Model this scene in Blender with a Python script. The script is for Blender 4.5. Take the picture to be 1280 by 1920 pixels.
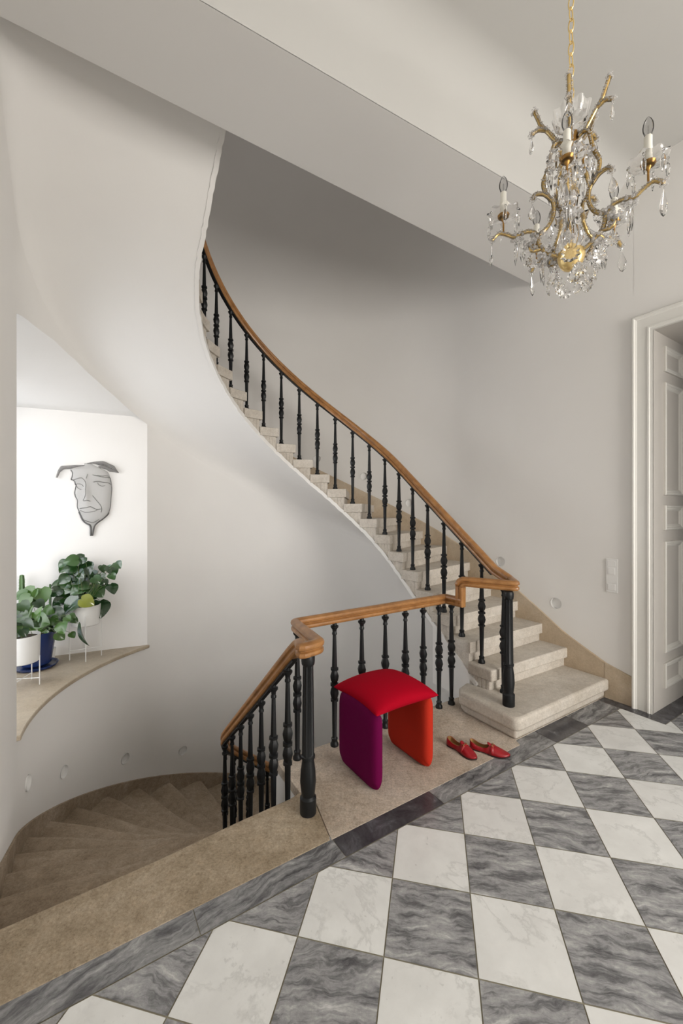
import bpy, bmesh, math, random
from mathutils import Vector, Matrix
random.seed(7)
PI = math.pi
for o in list(bpy.data.objects): bpy.data.objects.remove(o, do_unlink=True)
SC = bpy.context.scene
COL = SC.collection
# ------------------------------------------------------------------ frame of the place
# (e, n): e runs along the edge of the marble hall floor, n runs into the stairwell
CE, SE = .8420, .5395
def W(e, n, z=0.0): return Vector((CE*e - SE*n, SE*e + CE*n, z))
YAW = math.atan2(SE, CE)

# ------------------------------------------------------------------ camera, world, lights, exposure
cam_d = bpy.data.cameras.new('camera'); cam = bpy.data.objects.new('camera', cam_d); COL.objects.link(cam)
cam.location = (0, 0, 1.5); cam.rotation_euler = (PI/2, 0, 0)
cam_d.sensor_fit = 'VERTICAL'; cam_d.sensor_height = 36; cam_d.lens = 36*770/1920
cam_d.clip_start = .02; cam_d.clip_end = 100
SC.camera = cam
SC.view_settings.view_transform = 'Standard'; SC.view_settings.look = 'None'
SC.view_settings.gamma = 1; SC.view_settings.use_curve_mapping = False
SC.view_settings.exposure = 0.0
wd = bpy.data.worlds.new('world'); SC.world = wd; wd.use_nodes = True
bg = wd.node_tree.nodes['Background']; bg.inputs[0].default_value = (.80, .88, 1, 1); bg.inputs[1].default_value = 1.6

def area(name, loc, target, sx, sy, power, color=(1, 1, 1), spread=180):
    l = bpy.data.lights.new(name, 'AREA'); l.shape = 'RECTANGLE'; l.size = sx; l.size_y = sy
    l.energy = power; l.color = color; l.spread = math.radians(spread)
    o = bpy.data.objects.new(name, l); COL.objects.link(o); o.location = loc
    o.rotation_euler = (Vector(target) - Vector(loc)).to_track_quat('-Z', 'Y').to_euler()
    return o
# daylight from unseen hall windows behind the camera and from the stair window, plus two added fills
area('hall_window_light', W(2.6, -3.2, 1.8), W(2.4, 3, 1.5), 2.4, 2.2, 212, (1, .965, .925))
area('hall_side_fill', W(-1.6, -2.6, 1.8), W(2.6, 3.0, 1.7), 1.6, 2.0, 14, (1, .975, .945))  # added soft fill from behind left, no window stands there
area('stair_window_light', W(-1.00, 3.85, 1.45), W(2.4, 4.3, .7), 1.3, 2.2, 21, (1, .97, .945), 150)
area('stair_top_fill', W(1.7, 3.2, 7.3), W(1.7, 3.2, 0), 1.2, 1.2, 8, (1, .95, .92))  # added faint fill under the closed stairwell ceiling, no fixture there

# ------------------------------------------------------------------ materials
def mat(name, color=(.8, .8, .8), rough=.6, metal=0, spec=.5, nodes=None, **kw):
    m = bpy.data.materials.new(name); m.use_nodes = True
    nt = m.node_tree; b = nt.nodes['Principled BSDF']
    b.inputs['Base Color'].default_value = (*color, 1); b.inputs['Roughness'].default_value = rough
    b.inputs['Metallic'].default_value = metal; b.inputs['Specular IOR Level'].default_value = spec
    for k, v in kw.items(): b.inputs[k.replace('_', ' ')].default_value = v
    if nodes: nodes(nt, b)
    return m
def N(nt, t, **kw):
    n = nt.nodes.new(t)
    for k, v in kw.items():
        if k in n.inputs.keys() or k.replace('_', ' ') in n.inputs.keys():
            n.inputs[k if k in n.inputs.keys() else k.replace('_', ' ')].default_value = v
        else: setattr(n, k, v)
    return n
def ramp(nt, fac, stops):
    r = nt.nodes.new('ShaderNodeValToRGB'); nt.links.new(fac, r.inputs[0])
    el = r.color_ramp.elements
    while len(el) < len(stops): el.new(.5)
    for e_, (p, c) in zip(el, stops): e_.position = p; e_.color = (*c, 1)
    return r.outputs[0]
def noise(nt, vec, scale, detail=4, rough=.55, dist=0):
    n = N(nt, 'ShaderNodeTexNoise', Scale=scale, Detail=detail, Roughness=rough, Distortion=dist)
    if vec is not None: nt.links.new(vec, n.inputs['Vector'])
    return n.outputs['Fac']
def mixc(nt, fac, a, b, mode='MIX'):
    m = nt.nodes.new('ShaderNodeMix'); m.data_type = 'RGBA'; m.blend_type = mode
    for v, i in ((fac, 0), (a, 6), (b, 7)):
        if hasattr(v, 'links'): nt.links.new(v, m.inputs[i])
        elif i == 0: m.inputs[0].default_value = v
        else: m.inputs[i].default_value = (*v, 1)
    return m.outputs[2]
def bump(nt, b, h, strength=.3, dist=.01):
    n = N(nt, 'ShaderNodeBump', Strength=strength, Distance=dist)
    nt.links.new(h, n.inputs['Height']); nt.links.new(n.outputs[0], b.inputs['Normal'])
def objco(nt, out='Object'): return nt.nodes.new('ShaderNodeTexCoord').outputs[out]

def n_plaster(nt, b):
    co = objco(nt)
    nt.links.new(ramp(nt, noise(nt, co, 1.3, 3), [(.3, (.775, .755, .725)), (.7, (.80, .782, .75))]), b.inputs['Base Color'])
    bump(nt, b, noise(nt, co, 7, 5), .12, .01)
M_plaster = mat('white_plaster', rough=.85, spec=.2, nodes=n_plaster)
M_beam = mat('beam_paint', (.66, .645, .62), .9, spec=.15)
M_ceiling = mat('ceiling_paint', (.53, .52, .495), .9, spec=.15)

def n_stone(nt, b, c0, c1, c2, sp=1.0):
    co = objco(nt)
    f1 = noise(nt, co, 2.6, 8, .68, .4); f2 = noise(nt, co, 85, 8, .8); f3 = noise(nt, co, 240, 3, .7)
    c = ramp(nt, f1, [(.32, c0), (.52, c1), (.70, c2)])
    c = mixc(nt, .9*sp, c, ramp(nt, f2, [(.33, (.50, .45, .40)), (.44, (.85, .83, .81)), (.54, (1, 1, 1)), (.66, (1.30, 1.27, 1.24))]), 'MULTIPLY')
    c = mixc(nt, .6*sp, c, ramp(nt, f3, [(.32, (.5, .45, .4)), (.42, (1, 1, 1))]), 'MULTIPLY')
    c = mixc(nt, .6*sp, c, ramp(nt, noise(nt, co, 22, 6, .7), [(.36, (.72, .68, .64)), (.5, (1, 1, 1)), (.62, (1.16, 1.12, 1.10))]), 'MULTIPLY')
    nt.links.new(c, b.inputs['Base Color'])
    bump(nt, b, f2, .4, .004)
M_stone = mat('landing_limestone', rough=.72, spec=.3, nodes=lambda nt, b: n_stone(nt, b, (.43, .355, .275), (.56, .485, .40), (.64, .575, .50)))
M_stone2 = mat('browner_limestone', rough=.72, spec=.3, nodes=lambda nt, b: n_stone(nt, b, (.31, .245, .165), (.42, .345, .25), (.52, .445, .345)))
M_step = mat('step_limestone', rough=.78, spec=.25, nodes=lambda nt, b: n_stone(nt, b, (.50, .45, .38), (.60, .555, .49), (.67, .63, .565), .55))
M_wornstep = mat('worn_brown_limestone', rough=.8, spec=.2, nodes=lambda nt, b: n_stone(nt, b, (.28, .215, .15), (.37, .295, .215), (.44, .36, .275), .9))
M_skirt = mat('skirting_stone', rough=.7, spec=.3, nodes=lambda nt, b: n_stone(nt, b, (.47, .37, .26), (.55, .45, .33), (.62, .54, .43), .35))
M_sill = mat('sill_stone', rough=.35, spec=.45, nodes=lambda nt, b: n_stone(nt, b, (.36, .29, .20), (.45, .38, .28), (.52, .45, .35), .45))
M_grout = mat('grout', (.34, .31, .23), .9)

def uvnode(nt):
    n = nt.nodes.new('ShaderNodeUVMap'); n.uv_map = 'UVMap'; return n.outputs[0]
def tone(nt):
    n = nt.nodes.new('ShaderNodeAttribute'); n.attribute_name = 'tone'; return n.outputs['Fac']
def n_white_marble(nt, b):
    uv = uvnode(nt)
    base = ramp(nt, noise(nt, uv, 6, 5, .6), [(.3, (.70, .70, .68)), (.7, (.83, .835, .815))])
    v = noise(nt, uv, 3.2, 10, .62, .35)
    vein = ramp(nt, v, [(.480, (1, 1, 1)), (.497, (.80, .80, .795)), (.503, (.86, .86, .855)), (.53, (1, 1, 1))])
    msk = ramp(nt, noise(nt, uv, 3, 3), [(.40, (0, 0, 0)), (.56, (1, 1, 1))])
    c = mixc(nt, msk, base, mixc(nt, 1.0, base, vein, 'MULTIPLY'))
    c = mixc(nt, .6, c, ramp(nt, noise(nt, uv, 34, 5, .65, .3), [(.28, (.62, .62, .61)), (.36, (1, 1, 1))]), 'MULTIPLY')
    nt.links.new(mixc(nt, .12, c, ramp(nt, tone(nt), [(0, (.62, .58, .57)), (1, (.82, .84, .82))])), b.inputs['Base Color'])
M_white = mat('white_marble', rough=.28, spec=.4, nodes=n_white_marble)
def mixf(nt, t):
    m = nt.nodes.new('ShaderNodeMath'); m.operation = 'MULTIPLY_ADD'; nt.links.new(t, m.inputs[0]); m.inputs[1].default_value = .85; m.inputs[2].default_value = .05; return m.outputs[0]
def n_grey_marble(nt, b, k=1.0):
    uv = uvnode(nt)
    wob = N(nt, 'ShaderNodeTexNoise', Scale=3.5, Detail=4, Roughness=.6); nt.links.new(uv, wob.inputs['Vector'])
    ad = nt.nodes.new('ShaderNodeVectorMath'); ad.operation = 'MULTIPLY_ADD'; nt.links.new(wob.outputs['Color'], ad.inputs[0]); ad.inputs[1].default_value = (.16, .16, 0); nt.links.new(uv, ad.inputs[2])
    mp = N(nt, 'ShaderNodeMapping'); mp.inputs['Scale'].default_value = (5, 24, 1); nt.links.new(ad.outputs[0], mp.inputs['Vector'])
    st = noise(nt, mp.outputs[0], 1.0, 8, .70, .25)
    cl = noise(nt, uv, 13, 9, .72, .5)
    a = ramp(nt, st, [(.32, (.04*k, .04*k, .045*k)), (.43, (.13*k, .13*k, .135*k)), (.51, (.25*k, .25*k, .255*k)), (.58, (.31*k, .31*k, .31*k)), (.70, (.54*k, .54*k, .53*k))])
    c_ = ramp(nt, cl, [(.34, (.11*k, .11*k, .115*k)), (.46, (.23*k, .225*k, .22*k)), (.56, (.30*k, .295*k, .285*k)), (.68, (.50*k, .50*k, .49*k))])
    t = ramp(nt, tone(nt), [(.35, (0, 0, 0)), (.6, (1, 1, 1))])
    fine = ramp(nt, noise(nt, uv, 60, 6, .75), [(.34, (.62, .62, .63)), (.5, (1, 1, 1)), (.68, (1.35, 1.35, 1.33))])
    nt.links.new(mixc(nt, .45, mixc(nt, mixf(nt, t), c_, a), fine, 'MULTIPLY'), b.inputs['Base Color'])
M_grey = mat('grey_marble', rough=.25, spec=.4, nodes=lambda nt, b: n_grey_marble(nt, b, 1.22))
def n_dark_marble(nt, b):
    uv = uvnode(nt)
    v = noise(nt, uv, 9, 9, .72, .8)
    nt.links.new(ramp(nt, v, [(.35, (.04, .038, .043)), (.55, (.075, .073, .08)), (.64, (.12, .12, .13)), (.74, (.38, .38, .38))]), b.inputs['Base Color'])
M_dark = mat('charcoal_marble', rough=.22, spec=.45, nodes=n_dark_marble)
M_mid = mat('border_marble', rough=.25, spec=.4, nodes=lambda nt, b: n_grey_marble(nt, b, .95))

M_iron = mat('black_cast_iron', (.008, .009, .010), .42, metal=.0, spec=.32)
def n_oak(nt, b):
    co = objco(nt)
    f = noise(nt, co, 14, 5, .6, .5)
    nt.links.new(ramp(nt, f, [(.3, (.24, .105, .032)), (.55, (.36, .17, .055)), (.75, (.44, .22, .08))]), b.inputs['Base Color'])
M_oak = mat('varnished_oak', rough=.3, spec=.5, nodes=n_oak)
M_paint = mat('cream_white_paint', (.74, .725, .68), .38, spec=.45)
M_paint3 = mat('grey_cream_paint', (.62, .60, .555), .38, spec=.45)
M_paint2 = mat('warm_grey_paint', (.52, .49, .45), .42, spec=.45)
M_switch = mat('white_plastic', (.80, .79, .765), .4)

# ------------------------------------------------------------------ helpers
def link_mesh(name, bm, mats, parent=None, smooth=True, angle=40):
    me = bpy.data.meshes.new(name)
    bmesh.ops.recalc_face_normals(bm, faces=bm.faces)
    bm.to_mesh(me); bm.free()
    for m in (mats if isinstance(mats, (list, tuple)) else [mats]): me.materials.append(m)
    if smooth:
        me.shade_smooth()
        try: me.set_sharp_from_angle(angle=math.radians(angle))
        except Exception: pass
    o = bpy.data.objects.new(name, me); COL.objects.link(o)
    if parent is not None: o.parent = parent
    return o
def tag(o, label=None, cat=None, group=None, kind=None):
    if label: o['label'] = label
    if cat: o['category'] = cat
    if group: o['group'] = group
    if kind: o['kind'] = kind
    return o
def empty(name, loc, label=None, cat=None, rz=0, group=None, kind=None):
    o = bpy.data.objects.new(name, None); COL.objects.link(o); o.location = loc; o.rotation_euler = (0, 0, rz)
    o.empty_display_size = .05
    return tag(o, label, cat, group, kind)
def copy_tree(o, parent=None):
    c = o.copy(); COL.objects.link(c)
    if parent is not None: c.parent = parent
    for ch in list(o.children): copy_tree(ch, c)
    return c
def box(bm, c, s, rz=0, M=None):
    vs = []
    for dx in (-.5, .5):
        for dy in (-.5, .5):
            for dz in (-.5, .5):
                p = Vector((dx*s[0], dy*s[1], dz*s[2]))
                if rz: p = Matrix.Rotation(rz, 3, 'Z') @ p
                p = p + Vector(c)
                if M: p = M @ p
                vs.append(bm.verts.new(p))
    for f in ((0, 1, 3, 2), (4, 6, 7, 5), (0, 4, 5, 1), (2, 3, 7, 6), (0, 2, 6, 4), (1, 5, 7, 3)): bm.faces.new([vs[i] for i in f])
def prism(bm, pts, z0, z1):
    """pts: world xy Vectors, z0/z1 number or list"""
    n = len(pts); zz0 = z0 if isinstance(z0, (list, tuple)) else [z0]*n; zz1 = z1 if isinstance(z1, (list, tuple)) else [z1]*n
    a = [bm.verts.new((p[0], p[1], zz0[i])) for i, p in enumerate(pts)]
    b = [bm.verts.new((p[0], p[1], zz1[i])) for i, p in enumerate(pts)]
    bm.faces.new(a); bm.faces.new(b)
    for i in range(n): bm.faces.new((a[i], a[(i+1) % n], b[(i+1) % n], b[i]))
def lathe(bm, prof, seg=12, M=None, flute=None):
    rings = []
    for r, z in prof:
        ring = []
        for i in range(seg):
            a = 2*PI*i/seg
            rr = r*(flute(i, z) if flute else 1)
            p = Vector((rr*math.cos(a), rr*math.sin(a), z))
            ring.append(bm.verts.new(M @ p if M else p))
        rings.append(ring)
    for a, b in zip(rings, rings[1:]):
        for i in range(seg): bm.faces.new((a[i], a[(i+1) % seg], b[(i+1) % seg], b[i]))
    bm.faces.new(rings[0]); bm.faces.new(rings[-1])
def tube(bm, pts, rad, seg=6, cap=True):
    pts = [Vector(p) for p in pts]
    rs = rad if isinstance(rad, (list, tuple)) else [rad]*len(pts)
    prev = None; rings = []
    for i, p in enumerate(pts):
        t = (pts[min(i+1, len(pts)-1)] - pts[max(i-1, 0)]).normalized()
        if prev is None: r = t.orthogonal().normalized()
        else:
            r = prev - t*prev.dot(t)
            r = r.normalized() if r.length > 1e-6 else t.orthogonal().normalized()
        prev = r; u = t.cross(r)
        rings.append([bm.verts.new(p + (r*math.cos(2*PI*k/seg) + u*math.sin(2*PI*k/seg))*rs[i]) for k in range(seg)])
    for a, b in zip(rings, rings[1:]):
        for k in range(seg): bm.faces.new((a[k], a[(k+1) % seg], b[(k+1) % seg], b[k]))
    if cap: bm.faces.new(rings[0]); bm.faces.new(rings[-1])
def spline(pts, n=8):
    P = [Vector(p) for p in pts]; P = [P[0]*2 - P[1]] + P + [P[-1]*2 - P[-2]]
    out = []
    for i in range(1, len(P)-2):
        p0, p1, p2, p3 = P[i-1:i+3]
        for k in range(n):
            t = k/n
            out.append(.5*((2*p1) + (p2-p0)*t + (2*p0-5*p1+4*p2-p3)*t*t + (3*p1-p0-3*p2+p3)*t**3))
    out.append(P[-2]); return out
def sweep(bm, path, sect, closed_caps=True):
    """sweep of a cross-section (x right, y up) keeping it upright; mitred corners"""
    P = [Vector(p) for p in path]; rings = []; lastr = None
    frames = []
    for i in range(len(P)-1):
        t = (P[i+1]-P[i]).normalized()
        h = Vector((t.x, t.y, 0))
        if h.length < .05: r = lastr
        else: r = Vector((t.y, -t.x, 0)).normalized()
        if r is None: r = Vector((1, 0, 0))
        lastr = r; u = r.cross(t)
        if h.length >= .05 and u.z < 0: u = -u
        frames.append((t, r, u))
    for i, p in enumerate(P):
        if i == 0 or i == len(P)-1:
            t, r, u = frames[0 if i == 0 else -1]
            rings.append([bm.verts.new(p + r*x + u*y) for x, y in sect]); continue
        t0, r0, u0 = frames[i-1]; t1, r1, u1 = frames[i]
        nrm = (t0+t1).normalized(); ring = []
        for x, y in sect:
            q = r0*x + u0*y
            d = t0.dot(nrm)
            ring.append(bm.verts.new(p + q - t0*(q.dot(nrm)/d)))
        rings.append(ring)
    n = len(sect)
    for a, b in zip(rings, rings[1:]):
        for k in range(n): bm.faces.new((a[k], a[(k+1) % n], b[(k+1) % n], b[k]))
    bm.faces.new(rings[0]); bm.faces.new(rings[-1])
def bevel(o, w, seg=2, ang=35):
    m = o.modifiers.new('bevel', 'BEVEL'); m.width = w; m.segments = seg; m.limit_method = 'ANGLE'; m.angle_limit = math.radians(ang); return o

# ------------------------------------------------------------------ plan curves of the stairwell (e, n)
R = .1587                                   # riser
OC = (1.64, 3.10); OA, OB = 1.96, 1.84      # outer elliptical wall
def ell(th): return (OC[0] + OA*math.cos(th), OC[1] + OB*math.sin(th))
NE = 720
_tab = [0.0]
for i in range(NE):
    a, b = ell(PI*i/NE), ell(PI*(i+1)/NE); _tab.append(_tab[-1] + math.hypot(b[0]-a[0], b[1]-a[1]))
LEL = _tab[-1]
def ell_len(s):
    lo, hi = 0, NE
    while hi-lo > 1:
        m = (lo+hi)//2
        if _tab[m] <= s: lo = m
        else: hi = m
    f = (s-_tab[lo])/(_tab[lo+1]-_tab[lo]) if lo < NE else 0
    return PI*(lo+f)/NE
N0 = 1.65
L1 = OC[1]-N0
def outer(s, off=0.0):
    """outer wall path from the right (s=0 at n=1.65), round the back, down the left; off = inset"""
    if s < L1: return (OC[0]+OA-off, N0+s)
    if s <= L1+LEL:
        th = ell_len(min(s-L1, LEL-1e-6)); p = ell(th)
        nx, ny = math.cos(th)/OA, math.sin(th)/OB; l = math.hypot(nx, ny)
        return (p[0]-off*nx/l, p[1]-off*ny/l)
    return (OC[0]-OA+off, OC[1]-(s-L1-LEL))
LTOT = L1*2+LEL
IR = .98; IC = (1.68, 3.10)
def inner(s, off=0.0):
    """line of the balusters of the rising flight, s=0 at n=1.92 on the right; off moves into the well"""
    L = IC[1]-1.92; r = IR-off
    if s < L: return (IC[0]+r, 1.92+s)
    a = (s-L)/IR
    if a <= PI: return (IC[0]+r*math.cos(a), IC[1]+r*math.sin(a))
    return (IC[0]-r, IC[1]-(s-L-PI*IR))
def s_in(k): return (k-1)*.197-.12
_so = [0, .33, .56, .81, 1.09, 1.39, 1.71]
def s_out(k):
    if k <= 1: return (k-1)*.3
    if k >= 7: return 1.71+(k-7)*.325
    i = int(k)-1; f = k-int(k); return _so[i]*(1-f)+_so[min(i+1, 6)]*f
def kappa_out(s):
    lo, hi = -2.0, 32.0
    for _ in range(40):
        m = (lo+hi)/2
        if s_out(m) < s: lo = m
        else: hi = m
    return lo
def zbot(k): return k*R-.262

# ------------------------------------------------------------------ stairwell wall with the window niche cut in
HT = [(3.19, 2.716), (3.317, 2.756), (3.45, 2.785), (3.609, 2.803), (3.73, 2.812), (3.845, 2.816), (4.071, 2.768), (4.275, 2.684), (4.456, 2.585), (4.593, 2.489), (4.655, 2.477)]
def head_z(n):
    if n <= HT[0][0]: return HT[0][1]
    for (a, za), (b, zb_) in zip(HT, HT[1:]):
        if n <= b: return za+(zb_-za)*(n-a)/(b-a)
    return HT[-1][1]
def s_at_n_left(n):
    lo, hi = L1+LEL*.5, LTOT
    for _ in range(50):
        m = (lo+hi)/2
        if outer(m)[1] > n: lo = m
        else: hi = m
    return lo
SJ, SL = s_at_n_left(4.66), s_at_n_left(3.19)
ZS = .126
def wall_mesh():
    bm = bmesh.new()
    ss = [-.2+i*(L1+.2)/8 for i in range(8)]
    ss += [L1+(SJ-L1)*i/54 for i in range(54)]
    na = 52; niche = [SJ+(SL-SJ)*i/na for i in range(na+1)]
    post = [SL+(LTOT+.0-SL)*i/16 for i in range(1, 17)]
    alls = ss+niche+post
    cols = []
    for s in alls:
        e, n = outer(s)
        inn = SJ-1e-6 <= s <= SL+1e-6
        hz = head_z(n) if inn else (head_z(4.66) if s < SJ else head_z(3.19))
        zs = [-3.6, -2.4, -1.2, -.4, ZS-.004, ZS+(hz-ZS)*.33, ZS+(hz-ZS)*.66, hz, 3.2, 4, 5, 6, 7.5]
        cols.append([bm.verts.new(W(e, n, z)) for z in zs])
    for i in range(len(alls)-1):
        hole = alls[i] >= SJ-1e-6 and alls[i+1] <= SL+1e-6
        for j in range(12):
            if hole and 4 <= j <= 6: continue
            bm.faces.new((cols[i][j], cols[i+1][j], cols[i+1][j+1], cols[i][j+1]))
    return bm
wall_w = link_mesh('wall_stairwell', wall_mesh(), M_plaster, angle=60); tag(wall_w, kind='structure')

# niche: right jamb (carries the mask), head, left jamb, sill, window
JA = Vector(outer(SJ)); JD = Vector((-1.065, .17)).normalized(); JL = 1.25
def jamb(w): return JA + JD*w
bm = bmesh.new()
a0, a1 = jamb(0), jamb(JL)
bm.faces.new([bm.verts.new(W(*a0, ZS-.05)), bm.verts.new(W(*a1, ZS-.05)), bm.verts.new(W(*a1, 2.477)), bm.verts.new(W(*a0, 2.477))])
tag(link_mesh('wall_niche_jamb', bm, M_plaster, smooth=False), kind='structure')
bm = bmesh.new()                      # head: ruled from the cut in the wall out to the window side
na = 52; A = []; B = []
pL = Vector(outer(SL)); wl = Vector((a1.x, pL.y-.05))
for i in range(na+1):
    s = SJ+(SL-SJ)*i/na; p = outer(s); h = head_z(p[1]) if i else 2.477
    A.append(bm.verts.new(W(p[0], p[1], h)))
    q = a1.lerp(wl, i/na); B.append(bm.verts.new(W(q.x, q.y, 2.477+.22*i/na)))
for i in range(na): bm.faces.new((A[i], A[i+1], B[i+1], B[i]))
tag(link_mesh('ceiling_niche', bm, M_plaster, angle=60), kind='structure')
bm = bmesh.new()
bm.faces.new([bm.verts.new(W(pL.x, pL.y, ZS-.05)), bm.verts.new(W(wl.x, wl.y, ZS-.05)), bm.verts.new(W(wl.x, wl.y, 2.697)), bm.verts.new(W(pL.x, pL.y, head_z(3.19)))])
tag(link_mesh('wall_niche_left', bm, M_plaster, smooth=False), kind='structure')
bm = bmesh.new(); pts = []
for i in range(na+1):
    s = SJ+(SL-SJ)*i/na; p = outer(s, .022); pts.append(W(p[0], p[1]))
pts = [W(*outer(SJ-.02, .012))] + pts
pts += [W(wl.x, wl.y), W(a1.x, a1.y)]
prism(bm, pts, ZS-.032, ZS)
o = link_mesh('window_sill', bm, M_sill, angle=30); tag(o, 'curved beige stone sill of the niche with potted plants on it', 'window sill')
bevel(o, .006, 2)
# window in the outer side of the niche
win = empty('window_1', W(a1.x, (a1.y+wl.y)/2, ZS), rz=YAW, kind='structure')
wy = (a1.y-wl.y)
bm = bmesh.new()
for yy in (-wy/2+.03, wy/2-.03, 0): box(bm, (0, yy, 1.2), (.06, .06, 2.6))
for zz in (.03, 1.45, 2.52): box(bm, (0, 0, zz), (.06, wy, .06))
link_mesh('window_frame', bm, M_paint, win, smooth=False)
M_pane = mat('window_glass', (1, 1, 1), .02, Transmission_Weight=1.0, IOR=1.02)
bm = bmesh.new(); box(bm, (0, 0, 1.25), (.006, wy, 2.5)); link_mesh('pane', bm, M_pane, win, smooth=False)

# ------------------------------------------------------------------ vaulted underside of the rising flight
def soffit():
    bm = bmesh.new(); rows = []
    k = 2.9
    D = .30
    while k <= 27.6:
        si, so = s_in(k), s_out(k)
        pi_ = Vector(inner(si, .052)); po = Vector(outer(so))
        zb = zbot(k)-.004
        d = min(D, .05+.02*k); row = []
        m = 16
        for j in range(m+1):
            a = (j/m)*PI/2
            # superellipse: flat near the well, turning down into the wall
            x = math.sin(a)**.9; y = 1-math.cos(a)**.9 if a < PI/2-1e-6 else 1
            p = pi_.lerp(po, x)
            row.append(bm.verts.new(W(p.x, p.y, zb - d*y)))
        rows.append(row); k += .25
    for a, b in zip(rows, rows[1:]):
        for j in range(len(a)-1): bm.faces.new((a[j], a[j+1], b[j+1], b[j]))
    return bm
tag(link_mesh('ceiling_stair_soffit', soffit(), M_plaster, angle=80), kind='structure')

# ------------------------------------------------------------------ right wall with doorway, hall walls, ceilings, beam
ER = 3.6; NJ = 1.32; NJ2 = .22; ZD = 2.86; ZC = 4.13
def quad(name, pts, m, kind='structure'):
    bm = bmesh.new(); bm.faces.new([bm.verts.new(W(*p)) for p in pts]); return tag(link_mesh(name, bm, m, smooth=False), kind=kind)
bm = bmesh.new()
def slab(bm, e0, e1, n0, n1, z0, z1): prism(bm, [W(e0, n0), W(e1, n0), W(e1, n1), W(e0, n1)], z0, z1)
slab(bm, ER, ER+.55, NJ+.012, 1.452, -.3, 7.5)
slab(bm, ER, ER+.55, NJ2, NJ+.012, ZD+.02, 7.5)
slab(bm, ER, ER+.55, -3.6, NJ2, -.3, 7.5)
tag(link_mesh('wall_right', bm, M_plaster, smooth=False), kind='structure')
HB = 2.7
bm = bmesh.new()
slab(bm, -.44, -.32, 1.1, 1.66, -.3, 7.5); slab(bm, -2.0, -.32, 1.0, 1.12, -.3, 7.5)
tag(link_mesh('wall_left', bm, M_plaster, smooth=False), kind='structure')
bm = bmesh.new(); slab(bm, -2.12, -2.0, -3.6, 1.12, -.3, 4.4)
tag(link_mesh('wall_hall_left', bm, M_plaster, smooth=False), kind='structure')
bm = bmesh.new(); slab(bm, -2.12, ER+.55, -3.7, -3.58, -.3, 4.4)
tag(link_mesh('wall_back', bm, M_plaster, smooth=False), kind='structure')
# ceiling of the hall, with a soft cove where it meets the near face of the beam
def beam_n(e): return 1.788-.0576*e                 # near edge of the beam, slightly skewed
BZ = 3.64; BF = 2.287
bm = bmesh.new()
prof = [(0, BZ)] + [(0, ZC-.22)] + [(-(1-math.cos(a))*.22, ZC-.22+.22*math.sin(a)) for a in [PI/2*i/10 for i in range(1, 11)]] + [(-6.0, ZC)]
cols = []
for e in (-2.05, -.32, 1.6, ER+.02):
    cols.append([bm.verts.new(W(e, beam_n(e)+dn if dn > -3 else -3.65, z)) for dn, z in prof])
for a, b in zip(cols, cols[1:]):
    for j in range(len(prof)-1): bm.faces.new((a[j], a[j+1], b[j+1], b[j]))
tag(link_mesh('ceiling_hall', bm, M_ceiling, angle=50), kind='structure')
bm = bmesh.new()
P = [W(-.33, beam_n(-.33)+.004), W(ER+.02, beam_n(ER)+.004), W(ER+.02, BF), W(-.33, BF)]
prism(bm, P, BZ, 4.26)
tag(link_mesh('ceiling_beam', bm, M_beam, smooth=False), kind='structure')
quad('ceiling_stairwell', [(-.5, 1.3, 7.5), (ER+.2, 1.3, 7.5), (ER+.2, 5.2, 7.5), (-.5, 5.2, 7.5)], M_plaster)
quad('wall_upper_landing', [(-.5, 1.5, 4.2), (ER+.2, 1.5, 4.2), (ER+.2, 1.5, 7.5), (-.5, 1.5, 7.5)], M_plaster)

# ------------------------------------------------------------------ marble floor: border strips and diagonal checker, every tile cut to the border
TA = .3047; TO = Vector((.2087, 1.6825)); TU = Vector((.9763, -.2165)); TV = Vector((-.2165, -.9763))
FN = 1.605; BW = .113
def clip(poly, f):
    out = []
    for i in range(len(poly)):
        a, b = poly[i], poly[(i+1) % len(poly)]; fa, fb = f(a), f(b)
        if fa <= 0: out.append(a)
        if (fa < 0 < fb) or (fb < 0 < fa): out.append(a + (b-a)*(fa/(fa-fb)))
    return out
def e_of(p): return CE*p.x + SE*p.y
def n_of(p): return -SE*p.x + CE*p.y
bmf = bmesh.new(); uvl = bmf.loops.layers.uv.new('UVMap'); tl = bmf.faces.layers.float.new('tone')
def addtile(poly, mi, ang=None, rnd=None):
    if len(poly) < 3: return
    area_ = abs(sum(poly[i].x*poly[(i+1) % len(poly)].y-poly[(i+1) % len(poly)].x*poly[i].y for i in range(len(poly))))/2
    if area_ < 4e-4: return
    f = bmf.faces.new([bmf.verts.new((p.x, p.y, 0)) for p in poly]); f.material_index = mi
    f[tl] = random.random() if rnd is None else rnd
    a = random.uniform(0, 2*PI) if ang is None else ang
    ox, oy = random.uniform(0, 40), random.uniform(0, 40)
    for l in f.loops:
        x, y = l.vert.co.x, l.vert.co.y
        l[uvl].uv = (x*math.cos(a)+y*math.sin(a)+ox, -x*math.sin(a)+y*math.cos(a)+oy)
g = .0022
toned = {(1, 3): .9, (0, 4): .9, (2, 3): .2, (1, 2): .5}
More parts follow.
